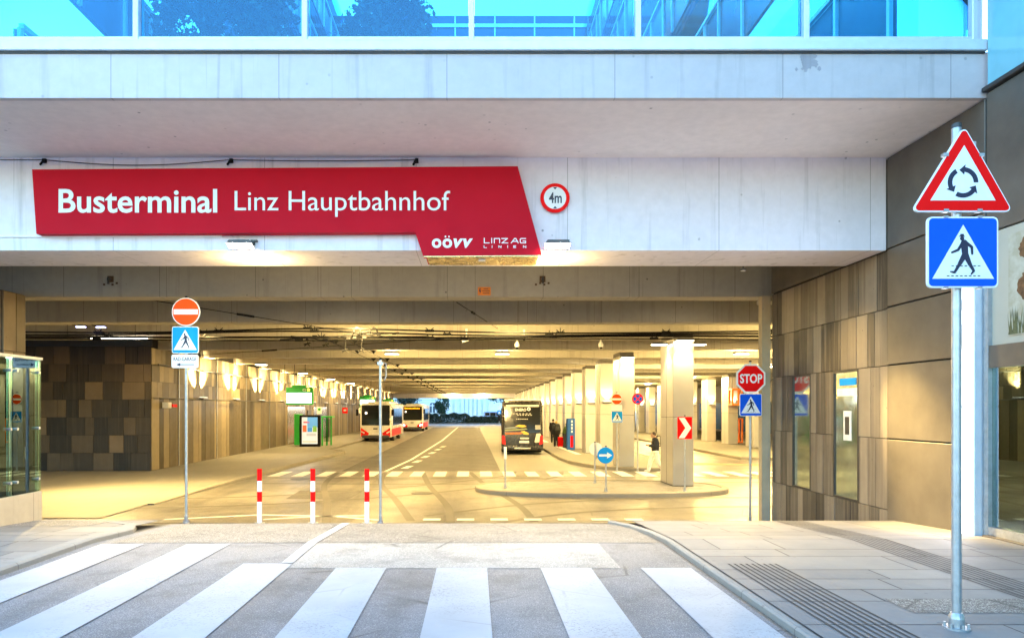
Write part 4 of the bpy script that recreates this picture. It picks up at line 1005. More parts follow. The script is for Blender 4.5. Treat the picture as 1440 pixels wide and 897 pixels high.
# long wire pair running down the lane
for s, lab in ((-4.9,'left trolley wire running along the left lane under the beams'),(-4.25,'right trolley wire running along the left lane under the beams')):
    t = thing('trolley_wire', lab, 'wire', (s,22,3.8), 'trolley wires along the lane')
    mb = MB(); mb.path([(s+.12*math.sin(y*.05),y,3.82) for y in range(22,112,6)], .012, 5); obj('wire', mb, wm, t)
    mb = MB()
    for k in range(2,21):
        y = 15.2+4.5*k+.26; x = s+.12*math.sin(y*.05); mb.add([(x-.13,y,3.965),(x+.13,y,3.965),(x,y,3.83),(x-.13,y+.06,3.965),(x+.13,y+.06,3.965),(x,y+.06,3.83)],[(0,2,1),(3,4,5),(0,1,4,3),(1,2,5,4),(2,0,3,5)])
    obj('hanger', mb, M['black'], t)
for a, b, lab in (((200,420,15.7),(560,478,21.6),'thin guy wire sloping from the first beam past the no entry sign'),((642,425,15.7),(700,462,21.6),'short guy wire with clamp sloping right under the orange plate'),((270,500,26),(640,475,22),'thin guy wire rising right from the stone wall')):
    p, q = at(*a), at(*b); t = thing('guy_wire', lab, 'wire', tuple(p), 'overhead wires across the terminal'); mb = MB(); mb.tube(p,q,.009,n=5); obj('wire', mb, wm, t)
    mb = MB(); c = p.lerp(q,.3); mb.tube(c, p.lerp(q,.36),.03,n=6); obj('clamp', mb, M['black'], t)
# cable clips below the soffit and the white conduit
t = thing('cable', 'thin dark cable sagging between clips under the soffit above the red sign', 'cable', (X(60,10.76),10.76,Z(225,10.76)))
mb = MB(); d = 10.76
pts = [at(0,225,d)]+[at(62+k*10,225+7.5*math.sin(math.pi*k/26),d) for k in range(27)]+[at(325+k*26,225+1.5*math.sin(math.pi*k/10),d) for k in range(1,11)]
mb.path(pts,.006,5); obj('wire', mb, wm, t)
mb = MB()
for px in (62,325,586): q = at(px,226,d); mb.cbox((q.x,10.77,q.z),.05,.04,.06); mb.tube((q.x-.02,10.77,q.z),(q.x-.05,10.74,q.z-.07),.018,n=6)
obj('clip', mb, M['black'], t)
t = thing('conduit', 'thin white conduit below the red sign leading to the left floodlight', 'conduit', (X(150,10.77),10.77,Z(332,10.77)))
mb = MB(); mb.box(X(-60,10.77),X(312,10.77),10.765,10.797,Z(333.4,10.77),Z(331,10.77)); obj('channel', mb, M['white'], t)
for i, px in enumerate((155,763)):
    d = 15.17; q = at(px,396,d); t = thing('wire_anchor', 'rusty anchor stub on the second beam %s' % ('left, above the no entry post' if i == 0 else 'right of the orange plate'), 'anchor', tuple(q))
    mb = MB(); mb.tube((q.x,d+.03,q.z+.06),(q.x,d-.08,q.z+.04),.03,n=8); mb.tube((q.x,d-.08,q.z+.09),(q.x,d-.08,q.z-.05),.018,n=6); obj('stub', mb, M['darkmetal'], t)
    mb = MB(); mb.box(q.x-.06,q.x+.06,d+.0,d+.028,q.z-.01,q.z+.12)
    for k in range(4): mb.box(q.x-.16+k*.09,q.x-.12+k*.09,d+.01,d+.028,q.z-.08+(k%2)*.03,q.z-.04+(k%2)*.03)
    obj('plate', mb, paint('rust',(.10,.06,.035),.8), t)
# cameras
t = thing('security_camera', 'white bullet camera on a drop rod near the wire bundle', 'camera', (X(656,24.1),24.1,Z(480,24.1))); d = 24.1; q = at(656,478,d)
mb = MB(); mb.tube((q.x,d,q.z+.02),(q.x,d,4.2),.022); mb.rbox(q.x-.04,q.x+.04,d-.02,24.2,4.18,4.3,.008,1); obj('rod', mb, M['white'], t)
mb = MB(); mb.tube((q.x+.05,d,q.z),(q.x-.16,d-.1,q.z-.07),.05,.045,n=10); mb.box(q.x-.05,q.x+.06,d-.05,d+.05,q.z-.0,q.z+.06); obj('body', mb, M['white'], t)
mb = MB(); mb.tube((q.x-.161,d-.1005,q.z-.0705),(q.x-.17,d-.105,q.z-.073),.036,n=10); obj('lens', mb, M['black'], t)
for px, py, lab in ((727,488,'white dome camera on a short drop right of the bullet camera'),(845,488,'white dome camera hanging before the platform pillars')):
    d = 24.45; q = at(px,py,d); t = thing('security_camera', lab, 'camera', tuple(q))
    mb = MB(); mb.lathe((q.x,d,q.z),[(.07,0),(.085,.05),(.085,.10),(.05,.17),(.022,.2)],14); mb.tube((q.x,d,q.z+.19),(q.x,d,3.972),.02); obj('housing', mb, M['white'], t, True)
    mb = MB(); mb.sphere((q.x,d,q.z-.005),.06,.06,.055); obj('dome', mb, M['black'], t, True)
t = thing('security_camera', 'small camera ball on a thin drop rod between the dome cameras', 'camera', tuple(at(737,474,23.9))); q = at(737,476,24.05)
mb = MB(); mb.tube((q.x,24.05,q.z),(q.x,24.05,4.2),.018); mb.box(q.x-.03,q.x+.03,24.03,24.199,4.18,4.26); obj('rod', mb, M['white'], t)
mb = MB(); mb.sphere((q.x,24.05,q.z-.03),.045); obj('dome', mb, M['black'], t, True)
# ================================================================= LIGHT COLUMN AND POSTER
t = thing('light_column', 'tall glowing white ribbed light sign behind the near sign post', 'light sign', (6.2,8.92,0))
mb = MB(); mb.rbox(6.12,6.249,8.72,9.10,-.02,3.70,.01,1); obj('housing', mb, M['alu'], t)
m_, nt_, b_ = _m('glowing ribbed panel'); l_ = lines(nt_, 1, .125, .02, .0); v_ = coords(nt_)
link(nt_, mix(nt_, l_, (.93,.93,1,1), (.45,.45,.62,1)), b_.inputs['Emission Color']); b_.inputs['Emission Strength'].default_value = LCOL; b_.inputs['Base Color'].default_value = (.7,.7,.75,1)
mb = MB(); mb.box(6.108,6.119,8.74,9.08,1.62,3.68); mb.box(6.108,6.119,8.74,9.08,.02,1.60); obj('panel', mb, m_, t)
mb = MB(); tb = MB(); text(tb,'KH',0,.62,0,.26,0,bold=.03)
for v in tb.v: pass
mb.v = [Vector((6.103, 9.05-v.z, 2.95-v.x)) for v in tb.v]; mb.f = tb.f; mb.m = tb.m; mb.t = tb.t
obj('lettering', mb, emit('white letter', (1,1,1), LCOL*1.6), t)
area('column_light', (6.0,8.9,1.8), COLW, 3.0,.3, (.85,.88,1), (0,R(90),0))
t = thing('poster', 'picture with brown furry shapes above grass on the pale billboard', 'poster', (6.25,7.6,2.45))
m_, nt_, b_ = _m('poster picture'); v_ = coords(nt_); 
link(nt_, mix(nt_, ramp(nt_, noise(nt_, v_, 6, 6), .4, .62), (.50,.49,.40,1), (.40,.37,.27,1)), b_.inputs['Base Color'])
mb = MB(); mb.box(6.255,6.262,6.4,8.34,2.44,3.62); obj('sheet', mb, m_, t)
mb = MB(); rnd = random.Random(5)
for cy, cz, ry, rz in ((7.95,2.98,.24,.20),(8.02,3.42,.16,.14),(7.6,3.3,.3,.25)):
    o_ = [(cy+ry*(1+rnd.uniform(-.12,.12))*math.cos(a), cz+rz*(1+rnd.uniform(-.12,.12))*math.sin(a)) for a in [R(12*k) for k in range(30)]]
    mb.add([(6.2535-.0003*len(mb.f),p[0],p[1]) for p in o_], [tuple(range(30))[::-1]])
obj('brown_shape', mb, paint('brown fur print',(.16,.075,.028),.7,0,.5,14), t)
mb = MB()
for k in range(150):
    y = rnd.uniform(6.45,8.32); h = rnd.uniform(.1,.34); w = rnd.uniform(.008,.02); s = rnd.uniform(-.05,.05); x = 6.2530-rnd.uniform(0,.002)
    mb.add([(x,y-w,2.45),(x,y+w,2.45),(x,y+s,2.45+h)],[(0,1,2)])
obj('grass', mb, paint('printed grass',(.12,.12,.05),.7,0,.4,20), t)
t = thing('notice', 'white printed notice standing inside the shop window', 'notice', (6.6,7.6,.9)); mb = MB(); mb.box(6.40,6.42,7.2,8.12,.66,1.74); obj('sheet', mb, emit('backlit notice',(.75,.86,.95),1.1), t)
mb = MB()
for k in range(9): mb.box(6.394,6.3985,7.35,7.75+(k*37%5)*.03,1.5-k*.06,1.52-k*.06)
obj('lettering', mb, M['darkmetal'], t)

# ================================================================= PLATFORM FURNITURE, LEFT
PG = FL+.13
def display(label, x0, x1, d, z0, z1, word):
    t = thing('departure_display', label, 'display', ((x0+x1)/2,d,z0), 'green departure displays'); w = x1-x0; h = z1-z0
    mb = MB(); mb.rbox(x0,x1,d,d+.22,z0,z1-.12*h,.02,1); mb.rbox(x0+.22*w,x1-.27*w,d+.01,d+.21,z1-.119*h,z1,.02,1); obj('case', mb, M['green'], t)
    mb = MB(); mb.box(x0+.04*w,x1-.06*w,d-.006,d-.001,z0+.10*h,z0+.60*h); obj('screen', mb, M['screen'], t)
    mb = MB(); mb.flat(circ(x1-.16*w,z0+.76*h,.05*w,14),d-.006,d-.001); obj('line_symbol', mb, M['yellowdot'], t)
    mb = MB(); text(mb,word,x1-.38*w,x1-.25*w,z0+.70*h,z0+.82*h,d-.004,bold=.03); obj('lettering', mb, M['signwhite'], t)
    mb = MB(); mb.tube((x0+.3*w,d+.1,z1-.12*h),(x0+.3*w,d+.1,4.78),.025); mb.tube((x0+.7*w,d+.1,z1-.12*h),(x0+.7*w,d+.1,4.78),.025); obj('hanger', mb, M['fixture'], t)
display('nearest green departure display with lit white screen marked C2', X(402,40),X(440,40),40,Z(569,40),Z(541.5,40),'C2')
display('middle green departure display behind the front bus roof', X(506,62),X(528,62),62,Z(572.5,62),Z(555.5,62),'C3')
display('farthest green departure display beyond the bare pole', X(538,78),X(554,78),78,Z(573.5,78),Z(560,78),'C4')
t = thing('hanging_board', 'grey slanted panel hanging left of the nearest green display', 'panel', (X(397,40.5),40.5,1.8))
mb = MB(); d=40.5; mb.flat([(X(390,d),Z(549,d)),(X(410,d),Z(549,d)),(X(408,d),Z(566,d)),(X(400,d),Z(566,d))],d,d+.12); obj('panel', mb, M['offwhite'], t); mb = MB(); mb.tube((X(400,d),d+.06,Z(549,d)),(X(400,d),d+.06,4.78),.02); obj('hanger', mb, M['fixture'], t)
d = 46; x0, x1 = X(421,d), X(450,d); zb, zt = PG, Z(583.5,d)
t = thing('advert_kiosk', 'black framed advertising kiosk with green side on the left platform', 'kiosk', ((x0+x1)/2,d,PG))
mb = MB(); mb.rbox(x0,x1,d,d+.25,zb,zt,.02,1); obj('frame', mb, M['black'], t)
mb = MB(); mb.rbox(x0-.34,x0-.005,d-.01,d+.9,zb+.1,zt+.06,.02,1); obj('side_panel', mb, M['green'], t)
sx0, sx1, s0, s1 = X(424.5,d), X(446.5,d), Z(624,d), Z(586.5,d); w, h = sx1-sx0, s1-s0
mb = MB(); mb.box(sx0,sx1,d-.006,d-.001,s0,s1); sc_ = obj('screen', mb, emit('lit advert', (.70,.74,.76), .17), t)
for nm, a, b, c, e, col in (('blue_field',.35,1,.62,1,(.12,.36,.66)),('red_field',.05,.30,.45,.70,(.8,.13,.04)),('green_field',.70,.95,.45,.68,(.22,.42,.05)),('red_title',.1,.5,.78,.84,(.75,.1,.1)),('blue_field',.36,.66,.45,.615,(.05,.25,.55)),('grey_text',.3,.9,.30,.40,(.5,.5,.48)),('pale_bar',.05,.95,.05,.12,(.72,.60,.45))):
    mb = MB(); mb.box(sx0+a*w,sx0+b*w,d-.010,d-.0065,s0+c*h,s0+e*h); obj(nm, mb, emit('advert '+nm, col, .22), sc_)
d = 47.2; t = thing('bus_shelter', 'small green framed glass shelter beside the advertising kiosk', 'shelter', (X(459,d),d,PG))
for px in (453,459.5,465.5):
    mb = MB(); x = X(px,d+(px-453)*.05); y_ = d+(px-453)*.05; mb.rbox(x-.05,x+.05,y_,y_+.1,PG,Z(587,d),.01,1); obj('post', mb, M['green'], t)
mb = MB(); mb.box(X(453,d)+.05,X(465.5,d)-.05,d+.3,d+.32,PG+.25,Z(589,d)); obj('glass_pane', mb, M['glassbox'], t)
mb = MB(); mb.box(X(453,d)-.05,X(465.5,d)+.08,d-.05,d+.85,Z(587,d)+.002,Z(586,d)+.05); obj('roof', mb, M['green'], t)
for px, d, lab in ((449,50,'white bus stop flag hanging behind the kiosk'),(507,66,'small white bus stop flag behind the front bus')):
    t = thing('stop_flag', lab, 'sign', tuple(at(px,577,d))); q = at(px,577,d); mb = MB(); mb.rbox(q.x-.17,q.x+.17,d,d+.03,q.z-.25,q.z+.25,.008,1); obj('plate', mb, M['white'], t)
    mb = MB(); mb.flat(circ(q.x,q.z+.08,.10,16),d-.004,d-.001); obj('symbol', mb, M['green'], t); mb = MB(); mb.tube((q.x,d+.015,q.z+.25),(q.x,d+.015,4.78),.015); obj('hanger', mb, M['fixture'], t)
for y, w, lab in ((48.2,5,'brushed steel wall bay behind the green shelter'),(56,5,'brushed steel wall bay behind the front bus')):
    t = thing('steel_panel', lab, 'panel', (-12.7,y,PG)); mb = MB()
    for k in range(3): mb.rbox(-12.755,-12.70,y+k*w/3+.02,y+(k+1)*w/3-.02,PG+.1,1.75,.01,1)
    obj('sheet', mb, paint('brushed steel',(.55,.52,.46),.22,.85,.1,3), t)
t = thing('service_door', 'dark service door under a red sign on the stone wall', 'door', (-12.7,54.6,PG)); mb = MB(); mb.box(-12.755,-12.70,54.0,55.2,PG,1.5); obj('leaf', mb, M['darkmetal'], t); mb = MB(); mb.tube((-12.69,55.0,.2),(-12.69,55.0,.4),.03); obj('handle', mb, M['steel'], t)
d = 54; q = at(485,577,d); t = thing('door_sign', 'red box sign hanging near the service door', 'sign', tuple(q)); mb = MB(); mb.rbox(q.x-.2,q.x+.2,d,d+.1,q.z-.22,q.z+.22,.01,1); obj('box', mb, M['signred'], t); mb = MB(); mb.tube((q.x,d+.05,q.z+.22),(q.x,d+.05,4.78),.015); obj('hanger', mb, M['fixture'], t)
mb = MB(); mb.box(q.x-.1,q.x+.1,d-.005,d-.001,q.z-.06,q.z+.08); obj('symbol', mb, M['signwhite'], t)
t = thing('signal_lamp', 'small box with red and white lights on the stone wall corner', 'signal', (-12.6,29.2,1.75)); mb = MB(); mb.rbox(-12.76,-12.5,29.0,29.3,1.62,1.86,.01,1); obj('case', mb, M['white'], t); mb = MB(); mb.box(-12.49,-12.44,29.3,29.7,1.66,1.78); obj('red_lamp', mb, M['signred'], t)

# ================================================================= PLATFORM FURNITURE, RIGHT
d = 42.3; x0, x1 = X(797.5,d), X(808.7,d); zt = Z(588,d)
t = thing('info_board', 'tall blue information board beside the waiting travellers', 'information board', ((x0+x1)/2,d,PG))
mb = MB(); mb.rbox(x0,x1,d,d+.5,PG,zt,.015,1); obj('board', mb, paint('info blue',(.015,.11,.42),.4), t)
mb = MB()
for k in range(4): mb.box(x0+.24,x0+.33,d-.005,d-.001,zt-.25-k*.2,zt-.12-k*.2)
obj('white_print', mb, M['signwhite'], t); mb = MB(); mb.box(x0+.20,x0+.36,d-.005,d-.001,PG+.15,PG+.85); obj('red_print', mb, M['signred'], t)
for px, d, lab in ((821.5,44.6,'slim black waste bin before a platform pillar'),(1009.5,54.0,'black waste bin on the far right platform')):
    q = at(px,0,d); w = .12 if px < 900 else .2
    t = thing('waste_bin', lab, 'waste bin', (q.x,d,PG)); mb = MB(); mb.rbox(q.x-w,q.x+w,d-.15,d+.15,PG+.1,PG+.75,.02,1); obj('body', mb, M['black'], t); mb = MB(); mb.tube((q.x,d,PG),(q.x,d,PG+.1),.05); obj('foot', mb, M['steel'], t); mb = MB(); mb.rbox(q.x-w-.01,q.x+w+.01,d-.16,d+.16,PG+.752,PG+.80,.01,1); obj('lid', mb, M['darkmetal'], t)
def oframe(label, x, y, w, z0, z1, dp=.5, r=.07):
    t = thing('orange_frame', label, 'frame', (x,y,z0), 'orange steel frames')
    for yy, nm in ((y,'front_frame'),(y+dp,'rear_frame')):
        mb = MB(); mb.box(x-w/2,x-w/2+r,yy,yy+r,z0,z1); mb.box(x+w/2-r,x+w/2,yy,yy+r,z0,z1); mb.box(x-w/2+r,x+w/2-r,yy,yy+r,z1-r,z1); mb.box(x-w/2+r,x+w/2-r,yy,yy+r,z0,z0+r); obj(nm, mb, M['orange'], t)
    mb = MB()
    for sx in (-1,1):
        for z in (z0,z1-r): mb.box(x+sx*(w/2-r/2)-r/2,x+sx*(w/2-r/2)+r/2,y+r,y+dp,z,z+r)
    obj('crossbar', mb, M['orange'], t); return t
oframe('orange steel frame hanging high to the left of the stop sign', X(1037,48), 48, .75, Z(570,48), Z(546,48), .6, .12)
t_ = bpy.context.scene.objects['orange_frame']; mb = MB(); x_ = X(1037,48)
for sx in (-.25,.25): mb.tube((x_+sx,48.3,Z(546,48)),(x_+sx,48.3,4.78),.02)
obj('hanger', mb, M['fixture'], t_)
oframe('orange upright frame standing on the far platform left of the stop post', X(1039,51), 51, .62, PG, Z(588,51), .6, .09)
oframe('orange upright frame standing right of the stop post', X(1069,51), 51, .9, PG, Z(588,51), .6, .12)
t = thing('ticket_machine', 'white lit machine beside the orange frame at right', 'machine', (X(1062.5,52.5),52.5,PG)); d = 52.5; mb = MB(); x = X(1062.5,d); mb.rbox(x-.16,x+.16,d,d+.4,PG,Z(596,d),.02,1); obj('body', mb, M['white'], t); mb = MB(); mb.box(x-.12,x+.12,d-.006,d-.001,Z(612,d),Z(598,d)); obj('screen', mb, M['screen'], t)

# ================================================================= VEHICLES
def wheel(parent, x, y, z, r=.48, w=.28):
    mb = MB(); mb.tube((x-w/2,y,z),(x+w/2,y,z),r,n=22); o = obj('wheel', mb, M['tyre'], parent, True)
    mb = MB()
    for s in (-1,1): mb.tube((x+s*(w/2+.001),y,z),(x+s*(w/2+.02),y,z),r*.6,r*.5,n=16)
    obj('rim', mb, M['rim'], o, True); return o
def bus(label, x, y, L, colours, headon, word_lit, mirror=True, W=2.44, H=3.02):
    """bus facing the street, its front at depth y"""
    t = thing('bus', label, 'bus', (x,y+L/2,FL), 'buses in the left lay-by'); b0, b1 = FL+.32, FL+H
    bm_ = bmesh.new(); bmesh.ops.create_cube(bm_, size=1)
    for v in bm_.verts:
        v.co = Vector((x+v.co.x*W, y+L/2+v.co.y*L+(.14 if v.co.y < 0 and v.co.z > 0 else 0), (b0+b1)/2+v.co.z*(b1-b0)))
    bmesh.ops.bevel(bm_, geom=list(bm_.edges), offset=.13, segments=4, profile=.5, affect='EDGES')
    mb = MB(); mb.bm(bm_); bm_.free(); body = obj('body', mb, M['buswhite'], t, True)
    fy = lambda z: y+.14*(z-b0)/(b1-b0)
    def fplate(nm, xa, xb, za, zb, m, off=.012, par=t, r=.06):
        o_ = rrect((xa+xb)/2,(za+zb)/2,xb-xa,zb-za,min(r,(xb-xa)/2.1,(zb-za)/2.1)); n = len(o_); mb = MB()
        vs = [(p[0],fy(p[1])-off,p[1]) for p in o_]+[(p[0],fy(p[1])+.02,p[1]) for p in o_]
        mb.add(vs,[tuple(range(n))]+[(i,n+i,n+(i+1)%n,(i+1)%n) for i in range(n)]); return obj(nm, mb, M[m], par)
    ws = fplate('windscreen', x-W/2+.12, x+W/2-.12, FL+1.28, FL+2.86, 'busglass')
    mb = MB(); q = fy(FL+2.62)-.014; mb.box(x-W/2+.3,x+W/2-.3,q-.004,q,FL+2.52,FL+2.78); ds = obj('destination_display', mb, M['black'], ws)
    if word_lit:
        mb = MB(); rnd = random.Random(9)
        for k in range(11): a = x-W/2+.34+k*.16; hh = rnd.choice((.10,.14,.14,.17)); mb.box(a,a+.11,q-.008,q-.005,FL+2.57,FL+2.57+hh)
        obj('lit_dots', mb, M['amber'], ds)
    mb = MB(); zz = FL+1.36
    for s, a in ((-.5,18),(.55,20)): mb.tube((x+s,fy(zz)-.03,zz),(x+s+.75*math.cos(R(a)),fy(zz+.3)-.03,zz+.75*math.sin(R(a))),.012,n=5)
    obj('wiper', mb, M['black'], ws)
    mb = MB(); q = fy(FL+2.2); mb.flat(circ(x-.75,FL+2.25,.09,14),q-.022,q-.014); obj('interior_lamp', mb, M['interior'], ws)
    for s in (-1,1):
        mb = MB(); c = x+s*(W/2-.30); z = FL+.78
        pts = [(x+s*(W/2-.07),FL+1.12),(x+s*(W/2-.72),FL+.66),(x+s*(W/2-.55),FL+.40),(x+s*(W/2-.07),FL+.40)]
        if s < 0: pts = pts[::-1]
        vs = [(p[0],fy(p[1])-.016,p[1]) for p in pts]+[(p[0],fy(p[1])+.02,p[1]) for p in pts]; mb.add(vs,[(0,3,2,1) if s > 0 else (0,3,2,1)]+[(i,4+i,4+(i+1)%4,(i+1)%4) for i in range(4)]); obj('corner_panel', mb, M['busred'], t)
        mb = MB(); zq = FL+.66; mb.flat(capsule2((c-s*.02,zq+.04),(c+s*.17,zq+.14),.055,.035), fy(zq)-.045, fy(zq)-.015); obj('headlight', mb, M['headlamp'] if headon else M['signwhite'], t)
        mb = MB(); mb.tube((x+s*(W/2-.02),fy(FL+2.7),FL+2.72),(x+s*(W/2+.16),y-.28,FL+2.6),.022); mb.rbox(x+s*(W/2+.16)-.1,x+s*(W/2+.16)+.1,y-.34,y-.24,FL+2.05,FL+2.55,.03,1); obj('mirror', mb, M['black'], t)
        mb = MB()
        n = int((L-1.6)/1.45)
        for k in range(n):
            ya = y+1.2+k*1.45; mb = MB(); mb.rbox(x+s*(W/2-.02),x+s*(W/2+.008),ya,ya+1.38,FL+1.25,FL+2.62,.006,1); obj('side_window', mb, M['busglass'], t)
        mb = MB(); mb.rbox(x+s*(W/2-.02),x+s*(W/2+.010),y+.5,y+L*.75,FL+.42,FL+1.0,.006,1); obj('side_stripe', mb, M['busred'], t)
        for yy in (y+2.3,y+L-2.9): wheel(t, x+s*(W/2-.17), yy, FL+.48)
    fplate('bumper', x-W/2+.16, x+W/2-.16, FL+.30, FL+.52, 'darkmetal', .03)
    fplate('number_plate', x-.27, x+.27, FL+.56, FL+.68, 'signwhite', .022, t, .01)
    mb = MB(); q = fy(FL+.98); mb.flat(rrect(x-.02,FL+1.02,.34,.10,.02),q-.018,q-.01); obj('badge', mb, M['darkmetal'], t)
    mb = MB(); text(mb,'115',x-.72,x-.42,FL+1.10,FL+1.2,fy(FL+1.15)-.016,bold=.02); obj('fleet_number', mb, M['darkmetal'], t) if False else None
    mb = MB(); mb.rbox(x-W/2+.35,x+W/2-.35,y+1.6,y+L-1.5,b1-.02,b1+.16,.05,1); obj('roof_unit', mb, M['buswhite'], t)
    return t
bus('white bus with red corner panels stopped at the left platform kerb', -7.78, 55.6, 9.6, None, False, False)
bus('white bus farther back with lit headlamps and amber destination board', -7.15, 81, 11, None, True, True)
# coach seen from behind
def coach(x, y, L=12.2, W=2.36, H=3.06):
    t = thing('coach', 'black coach seen from behind at the right bay with red tail lamps', 'coach', (x,y,FL)); b0, b1 = FL+.30, FL+H
    bm_ = bmesh.new(); bmesh.ops.create_cube(bm_, size=1)
    for v in bm_.verts: v.co = Vector((x+v.co.x*W*(.95 if v.co.z > 0 else 1), y+L/2+v.co.y*L+(.22 if v.co.y < 0 and v.co.z > 0 else 0), (b0+b1)/2+v.co.z*(b1-b0)))
    bmesh.ops.bevel(bm_, geom=list(bm_.edges), offset=.16, segments=4, profile=.5, affect='EDGES')
    mb = MB(); mb.bm(bm_); bm_.free(); obj('body', mb, M['coachblack'], t, True)
    mb = MB(); mb.rbox(x-W/2+.16,x+W/2-.16,y+.28,y+L-.3,b1-.10,b1+.06,.06,2); obj('roof', mb, M['coachroof'], t, True)
    fy = lambda z: y+.22*(z-b0)/(b1-b0)
    def plate(nm, pts, m, off=.012, par=t):
        n = len(pts); a = sum(pts[i][0]*pts[(i+1)%n][1]-pts[(i+1)%n][0]*pts[i][1] for i in range(n)); mb = MB()
        if a < 0: pts = pts[::-1]
        vs = [(p[0],fy(p[1])-off,p[1]) for p in pts]+[(p[0],fy(p[1])+.03,p[1]) for p in pts]
        mb.add(vs,[tuple(range(n))]+[(i,n+i,n+(i+1)%n,(i+1)%n) for i in range(n)]); return obj(nm, mb, M[m], par)
    rw = plate('rear_window', rrect(x,FL+2.0,W-.36,1.55,.12), 'busglass')
    def lab(s, xa, xb, za, zb, m='signwhite', bold=.02, par=rw):
        mb = MB(); text(mb,s,xa,xb,0,1,0,bold=bold); 
        zs = [v.z for v in mb.v]; mb.v = [Vector((v.x, fy(za+(zb-za)*v.z)-.020, za+(zb-za)*v.z)) for v in mb.v]; obj('lettering', mb, M[m], par)
    lab('ENERO', x-.40, x+.22, FL+2.44, FL+2.60)
    plate('emblem', circ(x+.36,FL+2.56,.10,14), 'signwhite', .018, rw); plate('emblem_core', circ(x+.36,FL+2.56,.045,12), 'busglass', .024, rw)
    for i, (a, b, z) in enumerate(((-.55,.55,2.28),(-.3,.6,2.20),(-.35,.35,1.98))):
        for k in range(6):
            w = (b-a)/6; plate('print', [(x+a+k*w,FL+z),(x+a+k*w+w*.6,FL+z),(x+a+k*w+w*.6,FL+z+.035),(x+a+k*w,FL+z+.035)], 'offwhite', .016, rw)
    plate('top_strip', rrect(x,FL+2.74,W-.5,.10,.03), 'coachroof', .018)
    # printed landscape band
    for nm, pts, m in (('pale_band',[(-.98,1.50),(-.60,1.56),(-.3,1.57),(-.2,1.53),(-.4,1.48),(-.98,1.45)],'greyprint'),('yellow_band',[(-.40,1.60),(-.2,1.68),(.12,1.66),(.24,1.58),(0,1.52),(-.2,1.55)],'yellowprint'),
        ('green_band',[(-.98,1.40),(-.2,1.45),(.20,1.48),(.3,1.42),(-.2,1.36),(-.98,1.34)],'oliveprint'),('orange_band',[(-.98,1.24),(-.5,1.25),(-.1,1.26),(.1,1.20),(-.1,1.15),(-.5,1.13),(-.98,1.13)],'orangeprint'),('gold_band',[(-.1,1.30),(.1,1.33),(.34,1.22),(.36,1.12),(.1,1.13)],'yellowprint')):
        plate(nm, [(x+p[0],FL+p[1]) for p in pts], m, .016, rw)
    for k in range(5): plate('print', [(x+.72,FL+1.62-k*.05),(x+1.02,FL+1.62-k*.05),(x+1.02,FL+1.645-k*.05),(x+.72,FL+1.645-k*.05)], 'offwhite', .016)
    plate('vent_panel', rpoly([(x+.66,FL+.66),(x+1.0,FL+.72),(x+1.04,FL+1.20),(x+.78,FL+1.18)],.06), 'coachroof', .018)
    plate('number_plate', rrect(x+.10,FL+.72,.55,.12,.02), 'signwhite', .022); plate('plate_light', rrect(x+.12,FL+.92,.5,.08,.02), 'offwhite', .02)
    for s in (-1,1):
        plate('tail_lamp', rpoly([(x+s*(W/2-.24),FL+.56),(x+s*(W/2-.03),FL+.62),(x+s*(W/2-.05),FL+1.10),(x+s*(W/2-.20),FL+1.05)],.03), 'taillamp', .022)
        for yy in (y+2.6,y+3.9,y+L-2.6): wheel(t, x+s*(W/2-.16), yy, FL+.48)
        mb = MB()
        for k in range(6): mb = MB(); mb.rbox(x+s*(W/2-.06),x+s*(W/2-.005),y+1.2+k*1.7,y+2.8+k*1.7,FL+1.35,FL+2.6,.006,1); obj('side_window', mb, M['busglass'], t)
    mb = MB(); mb.rbox(x-W/2+.04,x+W/2-.04,y-.10,y+.2,FL+.24,FL+.52,.05,2); obj('bumper', mb, M['coachblack'], t, True)
    mb = MB(); mb.rbox(x-.45,x+.45,y-.104,y-.098,FL+.33,FL+.40,.002,1); obj('reflector', mb, M['offwhite'], t)
    mb = MB(); mb.box(x-W/2+.1,x+W/2-.1,y+.3,y+1.6,FL+.14,FL+.32); obj('underbody', mb, M['black'], t)
    return t
M['greyprint'] = paint('grey print',(.16,.19,.20),.5); M['yellowprint'] = paint('yellow print',(.62,.42,.03),.4); M['oliveprint'] = paint('olive print',(.20,.22,.08),.4); M['orangeprint'] = paint('orange print',(.45,.12,.02),.5,0,.3,9)
c = coach(2.66, 39.9); c.rotation_euler.z = R(-2.0)
# far parked van
t = thing('parked_van', 'pale blue van parked beyond the hedge near the far tree', 'van', (3.1,128,FL+.14)); x, y, z = 3.1, 128, FL+.14
mb = MB(); mb.rbox(x-2.3,x+2.3,y-.9,y+.9,z+.35,z+1.2,.15,3); mb.rbox(x-1.6,x+2.2,y-.82,y+.82,z+1.1,z+2.0,.2,3); obj('body', mb, paint('pale blue van paint',(.35,.45,.6),.3), t, True)
for a, b in ((-1.3,-.5),(-.4,.6),(.7,1.9)): mb = MB(); mb.rbox(x+a,x+b,y-.85,y-.80,z+1.25,z+1.8,.02,1); obj('window', mb, M['busglass'], t)
for a in (-1.5,1.5): 
    for s in (-.8,.8): mb = MB(); mb.tube((x+a,y+s-.1,z+.34),(x+a,y+s+.1,z+.34),.34,n=18); obj('wheel', mb, M['tyre'], t, True)

